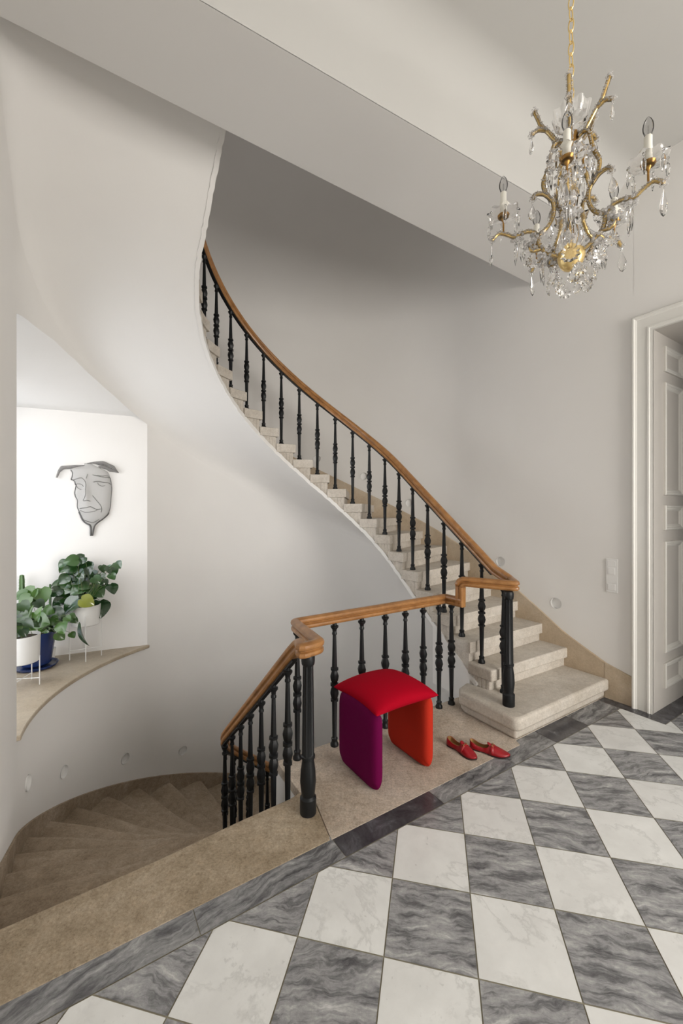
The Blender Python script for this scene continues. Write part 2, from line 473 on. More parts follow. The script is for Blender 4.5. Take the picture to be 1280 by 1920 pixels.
for i in range(-12, 20):
    for j in range(-16, 16):
        c = [TO+TU*(TA*(i+a)+da*g)+TV*(TA*(j-3+b)+db*g) for a, b, da, db in ((0, 0, 1, 1), (1, 0, -1, 1), (1, 1, -1, -1), (0, 1, 1, -1))]
        white = (i+j) % 2 == 0
        def go(poly, fs):
            for f in fs: poly = clip(poly, f)
            return poly
        mi = 1 if white else 2
        ang = None if white else random.choice([-.1, .12, -.22, .05])
        rn = None if white else random.choice([.9, .9, .8, .2, .45, 1])
        p = go(c, [lambda q: n_of(q)-(FN-BW-g), lambda q: e_of(q)-(ER-BW-g), lambda q: -2.0-e_of(q), lambda q: -3.6-n_of(q)])
        addtile(p, mi, ang, rn)
        p = go(c, [lambda q: n_of(q)-(NJ-BW-g), lambda q: (ER-BW)-e_of(q), lambda q: e_of(q)-6.2, lambda q: -2.5-n_of(q)])
        addtile(p, mi, ang, rn)
def strip(e0, e1, n0, n1, mi, rn, ang=None):
    addtile([Vector(W(a, b)[:2]) for a, b in ((e0+g*.6, n0+g), (e1-g*.6, n0+g), (e1-g*.6, n1), (e0+g*.6, n1))], mi, YAW+.15 if ang is None else ang, rn)
ee = [-2.0, -1.5, -.89, -.25, .365, .98, 1.585, 2.19, 2.62, 3.02, 3.487]
mm = [4, 4, 4, 4, 4, 3, 4, 4, 3, 4]
for a, b, m_ in zip(ee, ee[1:], mm): strip(a, b, FN-BW, FN+(.02 if b < 2.3 else .048), m_, .8)
strip(3.487, 3.6, 1.40, FN+.06, 3, .5)
strip(3.487, 3.6, NJ-BW, 1.40, 3, .5)
strip(3.6, 4.2, NJ-BW, NJ, 3, .5); strip(4.2, 5.0, NJ-BW, NJ, 4, .5)
for nn in range(-5, 2): strip(3.487, 3.6, -3.6+nn*.6+3.0 if False else NJ-BW-.6*(2-nn), NJ-BW-.6*(1-nn), 4, .6) if False else None
gb = [bmf.verts.new(W(e, n, -.0025)) for e, n in ((-2.05, -3.65), (6.3, -3.65), (6.3, FN+.03), (-2.05, FN+.03))]
f = bmf.faces.new(gb); f.material_index = 0
floor = link_mesh('floor', bmf, [M_grout, M_white, M_grey, M_dark, M_mid], smooth=False); tag(floor, kind='structure')

# ------------------------------------------------------------------ stone landing
bm = bmesh.new()
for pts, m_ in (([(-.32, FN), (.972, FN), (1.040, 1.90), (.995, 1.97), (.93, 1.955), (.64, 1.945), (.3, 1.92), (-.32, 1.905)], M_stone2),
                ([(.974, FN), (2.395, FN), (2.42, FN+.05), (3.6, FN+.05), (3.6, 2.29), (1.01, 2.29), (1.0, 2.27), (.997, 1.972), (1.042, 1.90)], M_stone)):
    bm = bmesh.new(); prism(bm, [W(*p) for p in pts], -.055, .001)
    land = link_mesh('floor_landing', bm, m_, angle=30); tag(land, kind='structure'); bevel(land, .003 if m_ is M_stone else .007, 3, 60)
bm = bmesh.new(); slab(bm, .998, 3.6, 1.97, 2.287, -3.6, -.056); slab(bm, -.32, 1.0, 1.65, 1.88, -3.6, -.17)
tag(link_mesh('wall_under_landing', bm, M_plaster, smooth=False), kind='structure')
quad('floor_below', [(-.6, 1.2, -3.4), (4, 1.2, -3.4), (4, 5.2, -3.4), (-.6, 5.2, -3.4)], M_wornstep)

# ------------------------------------------------------------------ rising flight
up = empty('staircase', W(2.9, 1.7, 0), 'curving pale limestone staircase rising up to the left from the marble floor', 'staircase')
bpy.context.view_layer.update()
def local(o, bm):
    inv = o.matrix_world.inverted() if o.matrix_world != Matrix() else Matrix.Translation(-o.location)
    bmesh.ops.transform(bm, matrix=Matrix.Translation(-Vector(o.location)), verts=bm.verts)
def step_mesh(k):
    bm = bmesh.new(); z = k*R; m = 5
    def curve(k0, k1, ioff, ooff, di=0.0):
        I = [Vector(inner(s_in(k0)-di+(s_in(k1)-s_in(k0)+di)*t/m, ioff)) for t in range(m+1)]
        O = [Vector(outer(max(0, s_out(k0)-di)+(s_out(k1)-max(0, s_out(k0)-di))*t/m, ooff)) for t in range(m+1)]
        return [W(*p) for p in I] + [W(*p) for p in reversed(O)]
    top = curve(k, k+1, .075, .004, .028)
    # worn centre: the tread face is fanned with a slight dip along the walking line
    n = len(top)
    prism(bm, top, z-.088, z)
    body = curve(k, k+1, .055, .004)
    zb = [zbot(k+(t/m))+.0 for t in range(m+1)]; 
    zb = [max(v, 0.002) if k > 2 else 0.0015 for v in zb]
    nb = len(body)
    for t in range(m):
        ia, ib, oa, ob = t, t+1, nb-1-t, nb-2-t
        prism(bm, [body[ia], body[ib], body[ob], body[oa]], [zb[t], zb[t+1], zb[t+1]+.04, zb[t]+.04], z-.086)
    return bm
def step1():
    bm = bmesh.new(); z = R
    e0 = 2.385; c = []
    for i in range(6):
        a = PI+PI/2*i/5; c.append((e0+.05+.05*math.cos(a), FN+.012+.05+.05*math.sin(a)))
    top = c+[(3.59, FN+.012), (3.59, 2.02), (2.62, 2.02), (2.58, 2.20), (2.45, 2.16), (e0, 2.10)]
    prism(bm, [W(*p) for p in top], z-.092, z)
    c2 = [(e0+.03, 2.08), (e0+.03, FN+.045), (3.59, FN+.045), (3.59, 2.02), (2.62, 2.02), (2.58, 2.18), (2.45, 2.14)]
    prism(bm, [W(*p) for p in c2], 0.0015, z-.09)
    return bm
for k in range(1, 28):
    bm = step1() if k == 1 else step_mesh(k)
    local(up, bm); o = link_mesh('step', bm, M_step, up, angle=35); bevel(o, .012 if k > 1 else .02, 3, 50)
# thin white rendered edge below the steps along the well
bm = bmesh.new(); path = []
k = 2.6
while k < 27.4:
    p = inner(s_in(k), .058); path.append(W(p[0], p[1], zbot(k)-.002)); k += .13
path = [p+Vector((random.uniform(-.003, .003), random.uniform(-.003, .003), random.uniform(-.004, .004))) for p in path]
sweep(bm, path, [(-.012, -.008), (.020, -.008), (.022, .022), (-.012, .026)])
local(up, bm); link_mesh('string_edge', bm, M_plaster, up, angle=50)
# plaster block carrying the foot of the string
bm = bmesh.new()
ks = [2.9, 3.2, 3.6, 4.0, 4.4]; P = []
prism(bm, [W(2.615, 2.15), W(2.75, 2.15), W(2.75, 2.6), W(2.615, 2.6)], [.002, .002, .002, .002], [zbot(2.9), zbot(2.9), zbot(5.0), zbot(5.0)])
local(up, bm); link_mesh('string_base', bm, M_plaster, up, smooth=False)
# stone skirting along the wall
def skirt(fz, s0, s1, th, lo, n=90):
    bm = bmesh.new(); rows = []
    for i in range(n+1):
        s = s0+(s1-s0)*i/n; a = outer(s, 0.001); b = outer(s, th); zt = fz(s)
        rows.append([bm.verts.new(v) for v in (W(*a, zt-lo), W(*a, zt), W(*b, zt-.004), W(*b, zt-lo))])
    for a, b in zip(rows, rows[1:]):
        for j in range(4): bm.faces.new((a[j], a[(j+1) % 4], b[(j+1) % 4], b[j]))
    bm.faces.new(rows[0]); bm.faces.new(rows[-1]); return bm
def fz_up(s):
    if s < 0: return .22+(s+.2)*.4
    k = kappa_out(s); return k*R+.125
bm = skirt(lambda s: fz_up(s) if fz_up(s) < 9 else 9, .0, s_out(27), .014, .36)
local(up, bm); link_mesh('skirting', bm, M_skirt, up, angle=50)
bm = bmesh.new()
slab_pts = [(1.452, 0, .225), (FN+.05, 0, .284)]
vs = []
for n_, z0, z1 in slab_pts: vs.append([W(3.601, n_, 0.0), W(3.601, n_, z1), W(3.586, n_, z1), W(3.586, n_, 0.0)])
vv = [[bm.verts.new(p) for p in r] for r in vs]
for j in range(4): bm.faces.new((vv[0][j], vv[0][(j+1) % 4], vv[1][(j+1) % 4], vv[1][j]))
bm.faces.new(vv[0]); bm.faces.new(vv[1])
tag(link_mesh('baseboard_right', bm, M_skirt, smooth=False), kind='structure')

# ------------------------------------------------------------------ descending flight
DIC = (1.45, 3.10); DIR = .50
def dinner(s, off=0.0):
    L = 3.10-1.84; r = DIR-off
    if s < L: return (DIC[0]-r, 1.84+s)
    a = (s-L)/DIR
    if a < PI/2: return (DIC[0]-r*math.cos(a), DIC[1]+r*math.sin(a))
    return (DIC[0]+(s-L-PI/2*DIR), DIC[1]+r)
def douter(s, off=0.0): return outer(LTOT-(1.91-N0)-s, off)
down = empty('staircase', W(.4, 2.0, -.2), 'worn brown stone staircase winding down behind the landing at lower left', 'staircase')
def dstep(k):
    bm = bmesh.new(); z = -k*R; m = 6
    si0, si1 = .07+(k-1)*.19, .07+k*.19+.02; so0, so1 = (k-1)*.37, k*.37+.02
    I = [Vector(dinner(si0+(si1-si0)*t/m, -.045)) for t in range(m+1)]
    O = [Vector(douter(so0+(so1-so0)*t/m, .004)) for t in range(m+1)]
    rows = []
    q = 10
    for j in range(q+1):
        row = []
        for t in range(m+1):
            p = I[t].lerp(O[t], j/q)
            dip = -.035*math.exp(-((j/q-.5)/.22)**2)*(.4+.6*t/m)
            row.append((W(p.x, p.y), z+dip - (.016 if t == m else 0)))
        rows.append(row)
    T = [[bm.verts.new((p.x, p.y, h)) for p, h in r] for r in rows]
    Bv = [[bm.verts.new((p.x, p.y, z-.30)) for p, h in r] for r in rows]
    for a in (T, Bv):
        for r0, r1 in zip(a, a[1:]):
            for t in range(m): bm.faces.new((r0[t], r0[t+1], r1[t+1], r1[t]))
    for j in range(q):
        for t in (0, m): bm.faces.new((T[j][t], T[j+1][t], Bv[j+1][t], Bv[j][t]))
    for t in range(m):
        for j in (0, q): bm.faces.new((T[j][t], T[j][t+1], Bv[j][t+1], Bv[j][t]))
    return bm
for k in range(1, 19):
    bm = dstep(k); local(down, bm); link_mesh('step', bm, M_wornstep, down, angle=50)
def fz_dn(s):
    d = (LTOT-(1.91-N0)-s)/.37
    return -d*R-.02+.10*min(1, max(0, d))
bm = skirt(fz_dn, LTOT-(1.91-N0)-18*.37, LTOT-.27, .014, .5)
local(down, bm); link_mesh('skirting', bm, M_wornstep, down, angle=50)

# ------------------------------------------------------------------ railing: oak handrail, iron balusters, newels
rail = empty('stair_railing', W(1.0, 1.84, 0), 'black cast iron balusters carrying a continuous oak handrail around the stairwell', 'railing')
def arc_corner(path, r=.035, n=4):
    P = [Vector(p) for p in path]; out = [P[0]]
    for a, b, c in zip(P, P[1:], P[2:]):
        d0 = (a-b); d1 = (c-b)
        if d0.normalized().dot(d1.normalized()) < -.93: out.append(b); continue
        q = min(r, d0.length*.45, d1.length*.45)
        p0 = b+d0.normalized()*q; p1 = b+d1.normalized()*q
        for i in range(n+1):
            t = i/n; out.append(p0*(1-t)**2+b*2*t*(1-t)+p1*t*t)
    out.append(P[-1]); return out
RB = .79
def drail_z(s): return RB-.835*(s-.03) if s > .03 else RB
path = []
s = 3.6
while s > 0.10:
    p = dinner(s); path.append(W(p[0], p[1], drail_z(s))); s -= .07
core = [W(.945, 1.86, RB), W(.905, 1.775, RB), W(1.025, 1.80, RB), W(1.105, 2.255, RB-.01), W(2.40, 2.255, RB), W(2.405, 2.07, RB), W(2.405, 2.068, RB+R), W(2.56, 1.745, RB+R), W(2.655, 1.86, RB+R+.01)]
tail = []
s = .1
def urail_z(s): return R+RB+s*.1587/.197
while s < 5.1:
    p = inner(s); tail.append(W(p[0], p[1], urail_z(s))); s += .07
# build in pieces so that every corner stays upright
def soft(P):
    out = [P[0]]
    for a, b, c in zip(P, P[1:], P[2:]):
        sharp = abs((c-b).normalized().z) > .9 or abs((b-a).normalized().z) > .9
        out += arc_corner([a, b, c], .008 if sharp else .03, 4)[1:-1]
    return out+[P[-1]]
mid = soft([path[-1]]+core+[tail[0]])[1:-1]
full = path+mid+tail
SECT = [(-.020, .0), (.020, .0), (.027, .005), (.031, .016), (.029, .028), (.019, .035), (.020, .041), (.032, .049), (.034, .060), (.030, .072), (.018, .081), (0, .084),
        (-.018, .081), (-.030, .072), (-.034, .060), (-.032, .049), (-.020, .041), (-.019, .035), (-.029, .028), (-.031, .016), (-.027, .005)]
SECT = [(x*.86, y*.86+.002) for x, y in SECT]
bm = bmesh.new(); sweep(bm, full, SECT); local(rail, bm)
link_mesh('handrail', bm, M_oak, rail, angle=28)
def strip_below(pts):
    bm = bmesh.new(); sweep(bm, [p-Vector((0, 0, .002)) for p in pts], [(-.014, -.010), (.014, -.010), (.014, .003), (-.014, .003)]); local(rail, bm)
    link_mesh('iron_strip', bm, M_iron, rail, angle=30)
strip_below(path); strip_below(tail)
def baluster_mesh(h):
    P = [(.0, .024), (.006, .0245), (.022, .024), (.036, .017), (.05, .0175), (.062, .0195), (.07, .014), (.075, .0125), (.36, .0155), (.365, .0235), (.38, .0235), (.385, .0165),
         (.405, .022), (.43, .0265), (.46, .0225), (.484, .014), (.489, .0245), (.508, .0245), (.513, .014), (.535, .0225), (.565, .0265), (.592, .021), (.612, .0155), (.617, .0235), (.632, .0235),
         (.637, .0155), (.90, .0105), (.905, .0145), (.918, .0145), (.925, .0115), (.945, .013), (.962, .023), (.975, .0235), (.98, .014), (1.0, .013)]
    bm = bmesh.new(); lathe(bm, [((r*1.12 if r < .017 else r*1.10), f*h) for f, r in P], 12, flute=lambda i, z: 1.0 if not (.08*h < z < .9*h) else (1.04 if i % 2 else .95))
    me_o = link_mesh('baluster', bm, M_iron, rail, angle=40); return me_o
b0 = baluster_mesh(.79)
first = [True]
def place_bal(e, n, z, h=.79):
    o = b0 if first[0] else b0.copy()
    if not first[0]: COL.objects.link(o)
    first[0] = False; o.parent = rail
    o.location = W(e, n, z)-Vector(rail.location); o.scale = (1, 1, h/.79); o.rotation_euler = (0, 0, random.uniform(0, .2)); return o
for k in range(1, 27):
    e, n = inner((k-1)*.197); place_bal(e, n, k*R, .79)
for e in (1.12, 1.385, 1.60, 1.80, 1.985, 2.16, 2.325, 2.45):
    place_bal(e, 2.245 if e < 2.4 else 2.235, 0, RB)
k = 1
while k < 18:
    s = .18+(k-1)*.19
    e, n = dinner(s); zz = -k*R; place_bal(e, n, zz, drail_z(s)-zz); k += 1
def newel(e, n, z, h):
    f = [(.0, .040), (.01, .041), (.10, .041), (.115, .032), (.13, .034), (.20, .040), (.27, .037), (.33, .030), (.345, .030), (.35, .035), (.365, .035), (.37, .031), (.375, .030), (.93, .026), (.94, .032), (.96, .034), (.985, .034), (1, .03)]
    bm = bmesh.new(); lathe(bm, [(r, q*h) for q, r in f], 24, flute=lambda i, zz: (1.0 if not (.37*h < zz < .935*h) else (1.03 if i % 3 else .90)))
    bmesh.ops.transform(bm, matrix=Matrix.Translation(W(e, n, z)), verts=bm.verts); local(rail, bm)
    link_mesh('newel_post', bm, M_iron, rail, angle=35)
newel(.965, 1.815, 0, RB); newel(2.515, 1.775, R, RB)

# ------------------------------------------------------------------ round recesses for step lights in the plaster
def wall_axis(e, n):
    if n <= 3.1: nx, ny = (1, 0) if e > 1.6 else (-1, 0)
    else: nx, ny = (e-OC[0])/OA**2, (n-OC[1])/OB**2
    return W(nx, ny).normalized()
def recess(e, n, z, label):
    d = wall_axis(e, n); t = empty('step_light', W(e, n, z), label, 'wall light', group='round step lights along the stair wall')
    t.rotation_euler = (-d).to_track_quat('Z', 'Y').to_euler()
    def rev(name, prof, m, seg=32):
        bm = bmesh.new(); rings = [[bm.verts.new((r*math.cos(2*PI*a/seg), r*math.sin(2*PI*a/seg), h)) for a in range(seg)] for r, h in prof]
        for a, b in zip(rings, rings[1:]):
            for j in range(seg): bm.faces.new((a[j], a[(j+1) % seg], b[(j+1) % seg], b[j]))
        link_mesh(name, bm, m, t, angle=50)
    rev('cup', [(.0505, .004), (.0475, .004), (.0475, -.052), (.0505, -.056)], M_switch)
    rev('diffuser', [(.0475, -.022), (.030, -.024), (.001, -.024), (.0005, -.029), (.0475, -.029)], M_switch)
HOLES = [(3.6, 2.06, .683, 'round white step light beside the lowest rising steps'), (3.6, 2.634, .998, 'round white step light just right of the oak handrail corner'),
         (3.443, 3.822, 1.612, 'round white step light seen between balusters halfway up the flight'), (3.11, 4.317, 1.962, 'small round step light above the narrow middle steps'),
         (2.625, 4.691, 2.197, 'smallest round step light, highest seen on the rising flight'),
         (-.28, 3.44, -.31, 'leftmost round step light at the lower left picture edge'), (-.095, 3.955, -.574, 'second round step light from the left above the brown steps'),
         (.388, 4.515, -.907, 'third round step light from the left above the brown steps'), (.989, 4.835, -1.173, 'round step light below the niche sill tip, nearest the iron balusters')]
for h in HOLES: recess(*h)
def cut_recesses():
    bm = bmesh.new()
    for e, n, z, _ in HOLES:
        d = wall_axis(e, n); M = Matrix.Translation(W(e, n, z)) @ d.to_track_quat('Z', 'Y').to_matrix().to_4x4()
        lathe(bm, [(.050, -.05), (.050, .060)], 32, M=M)
    cut = link_mesh('cutter', bm, M_plaster, smooth=False)
    so = wall_w.modifiers.new('thick', 'SOLIDIFY'); so.thickness = .12; so.offset = SOL; so.use_even_offset = False
    bo = wall_w.modifiers.new('cut', 'BOOLEAN'); bo.operation = 'DIFFERENCE'; bo.solver = 'EXACT'; bo.object = cut
    bpy.context.view_layer.update()
    me = bpy.data.meshes.new_from_object(wall_w.evaluated_get(bpy.context.evaluated_depsgraph_get()))
    wall_w.modifiers.clear(); wall_w.data = me
    me.shade_smooth(); me.set_sharp_from_angle(angle=math.radians(40))
    bpy.data.objects.remove(cut, do_unlink=True)
SOL = 1
cut_recesses()

# ------------------------------------------------------------------ doorway: architrave and panelled jamb
door = empty('door_1', W(ER, NJ, 0), kind='structure')
arch_sec = [(0, 0), (0, .030), (.008, .040), (.018, .040), (.024, .030), (.032, .026), (.034, .022), (.100, .022), (.104, .030), (.114, .030), (.118, .024), (.132, .024), (.132, 0)]
bm = bmesh.new(); rings = []
WD = .132
for (n_, z_, mit) in ((1.452, 0, 0), (1.452, 2.985, 1), (.09, 2.985, 1), (.09, 0, 0)):
    ring = []
    for x, y in arch_sec:
        if n_ > 1: p = W(ER-y, n_-x, z_-(x if mit else 0))
        else: p = W(ER-y, n_+x, z_-(x if mit else 0))
        ring.append(bm.verts.new(p))
    rings.append(ring)
for a, b in zip(rings, rings[1:]):
    for j in range(len(arch_sec)): bm.faces.new((a[j], a[(j+1) % len(arch_sec)], b[(j+1) % len(arch_sec)], b[j]))
bm.faces.new(rings[0]); bm.faces.new(rings[-1]); local(door, bm)
link_mesh('architrave', bm, M_paint, door, angle=25)
bm = bmesh.new()
slab(bm, ER-.02, ER+.62, NJ, NJ+.014, 0, ZD); slab(bm, ER-.02, ER+.62, NJ2-.014, NJ2, 0, ZD)
slab(bm, ER-.02, ER+.62, NJ2, NJ, ZD-.003, ZD+.02)
local(door, bm); link_mesh('jamb_lining', bm, M_paint2, door, smooth=False)
for (z0, z1) in ((.15, .342), (.421, 1.275), (1.361, 1.551), (1.631, 2.492), (2.577, 2.77)):
    bm = bmesh.new(); e0, e1 = 3.775, 4.11
    sec = [(0, 0), (0, .014), (.006, .019), (.016, .018), (.022, .010), (.030, .012), (.040, .006), (.046, 0)]
    rings = []
    for (ex, zx, sx, sz) in ((e0, z0, 1, 1), (e1, z0, -1, 1), (e1, z1, -1, -1), (e0, z1, 1, -1)):
        rings.append([bm.verts.new(W(ex+sx*x, NJ-y, zx+sz*x)) for x, y in sec])
    for i in range(4):
        a, b = rings[i], rings[(i+1) % 4]
        for j in range(len(sec)-1): bm.faces.new((a[j], a[j+1], b[j+1], b[j]))
    local(door, bm); link_mesh('panel_moulding', bm, M_paint3, door, angle=25)
# room beyond the door
bm = bmesh.new(); slab(bm, 6.2, 6.3, -2.6, 2.6, 0, 3.6); slab(bm, ER+.55, 6.2, 2.5, 2.6, 0, 3.6); slab(bm, ER+.55, 6.2, -2.6, -2.5, 0, 3.6); slab(bm, ER+.55, 6.2, NJ-.005, 2.5, 0, 3.6) if False else None
tag(link_mesh('wall_beyond_door', bm, M_plaster, smooth=False), kind='structure')
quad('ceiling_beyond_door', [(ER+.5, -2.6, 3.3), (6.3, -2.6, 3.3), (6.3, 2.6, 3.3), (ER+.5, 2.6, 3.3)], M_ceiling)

# switch
sw = empty('light_switch', W(ER, 1.60, .99), 'vertical white triple light switch plate on the wall left of the door', 'light switch')
bm = bmesh.new(); slab(bm, ER-.010, ER+.001, 1.557, 1.643, .855, 1.125)
local(sw, bm); bevel(link_mesh('plate', bm, M_switch, sw, smooth=False), .003, 2)
for z0, w_, hh in ((.945+.055, .05, .055), (.875, .055, .05)):
    bm = bmesh.new(); slab(bm, ER-.016, ER-.009, 1.60-w_/2, 1.60+w_/2, z0, z0+hh)
    local(sw, bm); bevel(link_mesh('rocker', bm, M_switch, sw, smooth=False), .002, 2)
bm = bmesh.new(); slab(bm, ER-.0125, ER-.009, 1.57, 1.63, 1.065, 1.11); local(sw, bm); bevel(link_mesh('blank_cover', bm, M_switch, sw, smooth=False), .001, 1)
#@@OBJECTS

# ------------------------------------------------------------------ stool of three cushions
def fabric(name, c):
    def f(nt, b):
        co = objco(nt)
        nt.links.new(mixc(nt, .25, c, ramp(nt, noise(nt, co, 260, 2), [(.35, tuple(x*.75 for x in c)), (.65, tuple(min(1, x*1.15) for x in c))])), b.inputs['Base Color'])
        bump(nt, b, noise(nt, co, 9, 4, .5), .25, .012)
    return mat(name, c, .85, spec=.08, nodes=f)
M_plum = fabric('plum_fabric', (.125, .002, .048)); M_orange = fabric('red_orange_fabric', (.47, .030, .014)); M_red = fabric('red_fabric', (.37, .001, .013))
def pillow(wx, wy, th, conc=0.0, p=4, q=.5, corner=0, n=28, droop=0):
    bm = bmesh.new(); top = {}; bot = {}
    for i in range(n+1):
        for j in range(n+1):
            a = math.sin((2*i/n-1)*PI/2); b = math.sin((2*j/n-1)*PI/2)
            x, y = a, b
            if corner:
                # round the outline corners
                m_ = max(abs(x), abs(y)); l = (abs(x)**corner+abs(y)**corner)**(1/corner) if m_ else 1
                f = m_/l if l else 1; x *= f; y *= f
            if conc: x, y = x*(1-conc*(1-b*b)), y*(1-conc*(1-a*a))
            t = (max(0, 1-abs(a)**p)*max(0, 1-abs(b)**p))**q
            dz = -droop*(a*a*b*b)
            top[i, j] = bm.verts.new((x*wx/2, y*wy/2, t*th/2+dz))
            edge = i in (0, n) or j in (0, n)
            bot[i, j] = top[i, j] if edge else bm.verts.new((x*wx/2, y*wy/2, -t*th/2+dz))
    for i in range(n):
        for j in range(n):
            bm.faces.new((top[i, j], top[i+1, j], top[i+1, j+1], top[i, j+1]))
            bm.faces.new((bot[i, j], bot[i, j+1], bot[i+1, j+1], bot[i+1, j]))
    return bm
stool = empty('stool', W(1.54, 1.92, 0), 'cushion stool with red seat on plum and orange slab legs', 'stool', rz=YAW)
def slab_leg(m, de, label, zt=.435):
    bm = pillow(.375, zt, .078, p=9, q=.5, corner=9, n=30)
    Mx = Matrix(((0, 0, 1, de), (1, 0, 0, -.005), (0, 1, 0, zt/2+.002), (0, 0, 0, 1)))
    bmesh.ops.transform(bm, matrix=Mx, verts=bm.verts)
    o = link_mesh('leg', bm, m, stool, angle=70); o['label'] = label
slab_leg(M_plum, -.190, 'plum purple padded slab leg'); slab_leg(M_orange, .185, 'red orange padded slab leg')
bm = pillow(.455, .430, .135, conc=.06, p=2.2, q=.42, n=32, droop=.018)
bmesh.ops.transform(bm, matrix=Matrix.Translation((.005, .01, .446)), verts=bm.verts)
link_mesh('seat_cushion', bm, M_red, stool, angle=80)['label'] = 'bright red seat cushion'

# ------------------------------------------------------------------ red loafers
M_leather = mat('red_leather', (.30, .006, .012), .32, spec=.5, nodes=lambda nt, b: bump(nt, b, noise(nt, objco(nt), 60, 3), .15, .002))
M_sole = mat('dark_sole', (.03, .012, .012), .5); M_lining = mat('tan_lining', (.42, .24, .09), .6); M_gold = mat('brass_bit', (.85, .62, .28), .25, metal=1)
def smoothstep(a, b, x):
    t = min(1, max(0, (x-a)/(b-a))); return t*t*(3-2*t)
def shoe(name, loc, rz, label, L=.225, lr=1):
    t = empty(name, loc, label, 'shoe', rz=rz, group='pair of red loafers')
    def half(u):     # half width of the sole along the length, heel u=0
        w = .027+.012*smoothstep(.35, .68, u)
        if u < .12: w *= math.sqrt(max(0, 1-((.12-u)/.12)**2))**.8
        if u > .70: w *= max(0, 1-((u-.70)/.30)**2.3)**.62
        return max(w, .0008)
    def cx(u): return lr*(.006*math.sin(u*PI*1.1)-.004*u)
    def top(u):      # height of the top line / vamp ridge
        if u < .5: return .050-.018*smoothstep(0, .28, u)+.010*smoothstep(.34, .5, u)
        return .053-.029*smoothstep(.5, 1.0, u)
    def spring(u): return .006*smoothstep(.8, 1, u)
    NU, NV = 40, 20; bm = bmesh.new(); g_ = {}
    for i in range(NU+1):
        u = (i/NU)
        h = half(u); z0 = .008+spring(u)
        op = smoothstep(.56, .42, u) if False else (1 if u < .50 else 0)
        for j in range(NV+1):
            a = -1+2*j/NV
            if u < .5:      # open part: sides only, collar at both ends of a
                s_ = abs(a); sg = 1 if a > 0 else -1
                zz = z0+(top(u)-z0)*(1-max(0, (s_-.35)/.65)) if s_ > .35 else None
                f = (s_-.35)/.65 if s_ > .35 else 0
                zz = z0+(top(u)-z0)*(1-f)
                x = sg*h*(.80+.26*math.sin(f*PI/2*1.25) if f < .8 else .80+.26*math.sin(.8*PI/2*1.25)+(f-.8)*-.15)
                if s_ <= .35: x = sg*h*.80
            else:
                th = a*PI/2; pw = .75
                x = h*math.copysign(abs(math.sin(th))**.8, a)
                zz = z0+(top(u)-z0)*max(0, math.cos(th))**.75
                if abs(a) > .8: x *= 1.0
            g_[i, j] = bm.verts.new((cx(u)+x, u*L, zz))
    for i in range(NU):
        for j in range(NV):
            u = i/NU; a = -1+2*(j+.5)/NV
            if u < .5-1e-6 and abs(a) < .35: continue
            bm.faces.new((g_[i, j], g_[i+1, j], g_[i+1, j+1], g_[i, j+1]))
    for v in [v for v in bm.verts if not v.link_faces]: bm.verts.remove(v)
    o = link_mesh('upper', bm, [M_leather, M_lining], t, angle=70)
    sm = o.modifiers.new('t', 'SOLIDIFY'); sm.thickness = .0022; sm.offset = -1; sm.material_offset = 1
    for nm, zz0, zz1, m, g0 in (('sole', 0, .009, M_sole, 1.03), ('insole', .010, .013, M_lining, .86)):
        bm = bmesh.new(); A = []; B = []
        rng = [i/NU for i in range(NU+1)]
        for sg in (1, -1):
            for u in (rng if sg == 1 else reversed(rng)):
                if nm == 'insole' and (u > .8 or u < .03): continue
                x = cx(u)+sg*half(u)*g0; y = u*L*1.008-.001
                lift = (.005 if nm == 'sole' and .28 < u < .5 else 0)
                A.append(bm.verts.new((x, y, zz0+spring(u)+lift))); B.append(bm.verts.new((x, y, zz1+spring(u))))
        bm.faces.new(A); bm.faces.new(B); n_ = len(A)
        for i in range(n_): bm.faces.new((A[i], A[(i+1) % n_], B[(i+1) % n_], B[i]))
        link_mesh(nm, bm, m, t, angle=40)
    # lining inside the heel, apron seam, saddle strap, horsebit
    bm = bmesh.new(); pts = []
    for i in range(15):
        a = PI*i/14
        pts.append((cx(.6)+math.cos(a)*.021, .60*L+math.sin(a)*.055, top(.6+.27*math.sin(a))*.93-.010*abs(math.cos(a))**2))
    tube(bm, pts, .0016, 6); link_mesh('apron_seam', bm, M_leather, t)
    bm = bmesh.new(); u = .585; rows = []
    for du in (-.045, .045):
        row = []
        for i in range(13):
            th = (-1+2*i/12)*PI/2; h = half(u)*1.03
            row.append(bm.verts.new((cx(u)+h*math.copysign(abs(math.sin(th))**.8, th), (u+du)*L, .010+(top(u+du)+.003-.010)*max(0, math.cos(th))**.75)))
        rows.append(row)
    for i in range(12): bm.faces.new((rows[0][i], rows[0][i+1], rows[1][i+1], rows[1][i]))
    o = link_mesh('saddle_strap', bm, M_leather, t); sm = o.modifiers.new('t', 'SOLIDIFY'); sm.thickness = .002
    bm = bmesh.new(); rows = []                     # tongue rising above the opening
    for k, (yy, zz, ww) in enumerate(((.62, .049, .017), (.52, .058, .017), (.47, .065, .015), (.455, .066, .010))):
        rows.append([bm.verts.new((cx(.5)+ww*x, yy*L, zz-.006*x*x)) for x in (-1, -.5, 0, .5, 1)])
    for a, b in zip(rows, rows[1:]):
        for i in range(4): bm.faces.new((a[i], a[i+1], b[i+1], b[i]))
    o = link_mesh('tongue', bm, M_leather, t); sm = o.modifiers.new('t', 'SOLIDIFY'); sm.thickness = .002
    bm = bmesh.new(); zz = top(.585)+.006
    tube(bm, [(cx(.6)-.014, .585*L, zz-.004), (cx(.6), .585*L, zz), (cx(.6)+.014, .585*L, zz-.004)], .0016, 6)
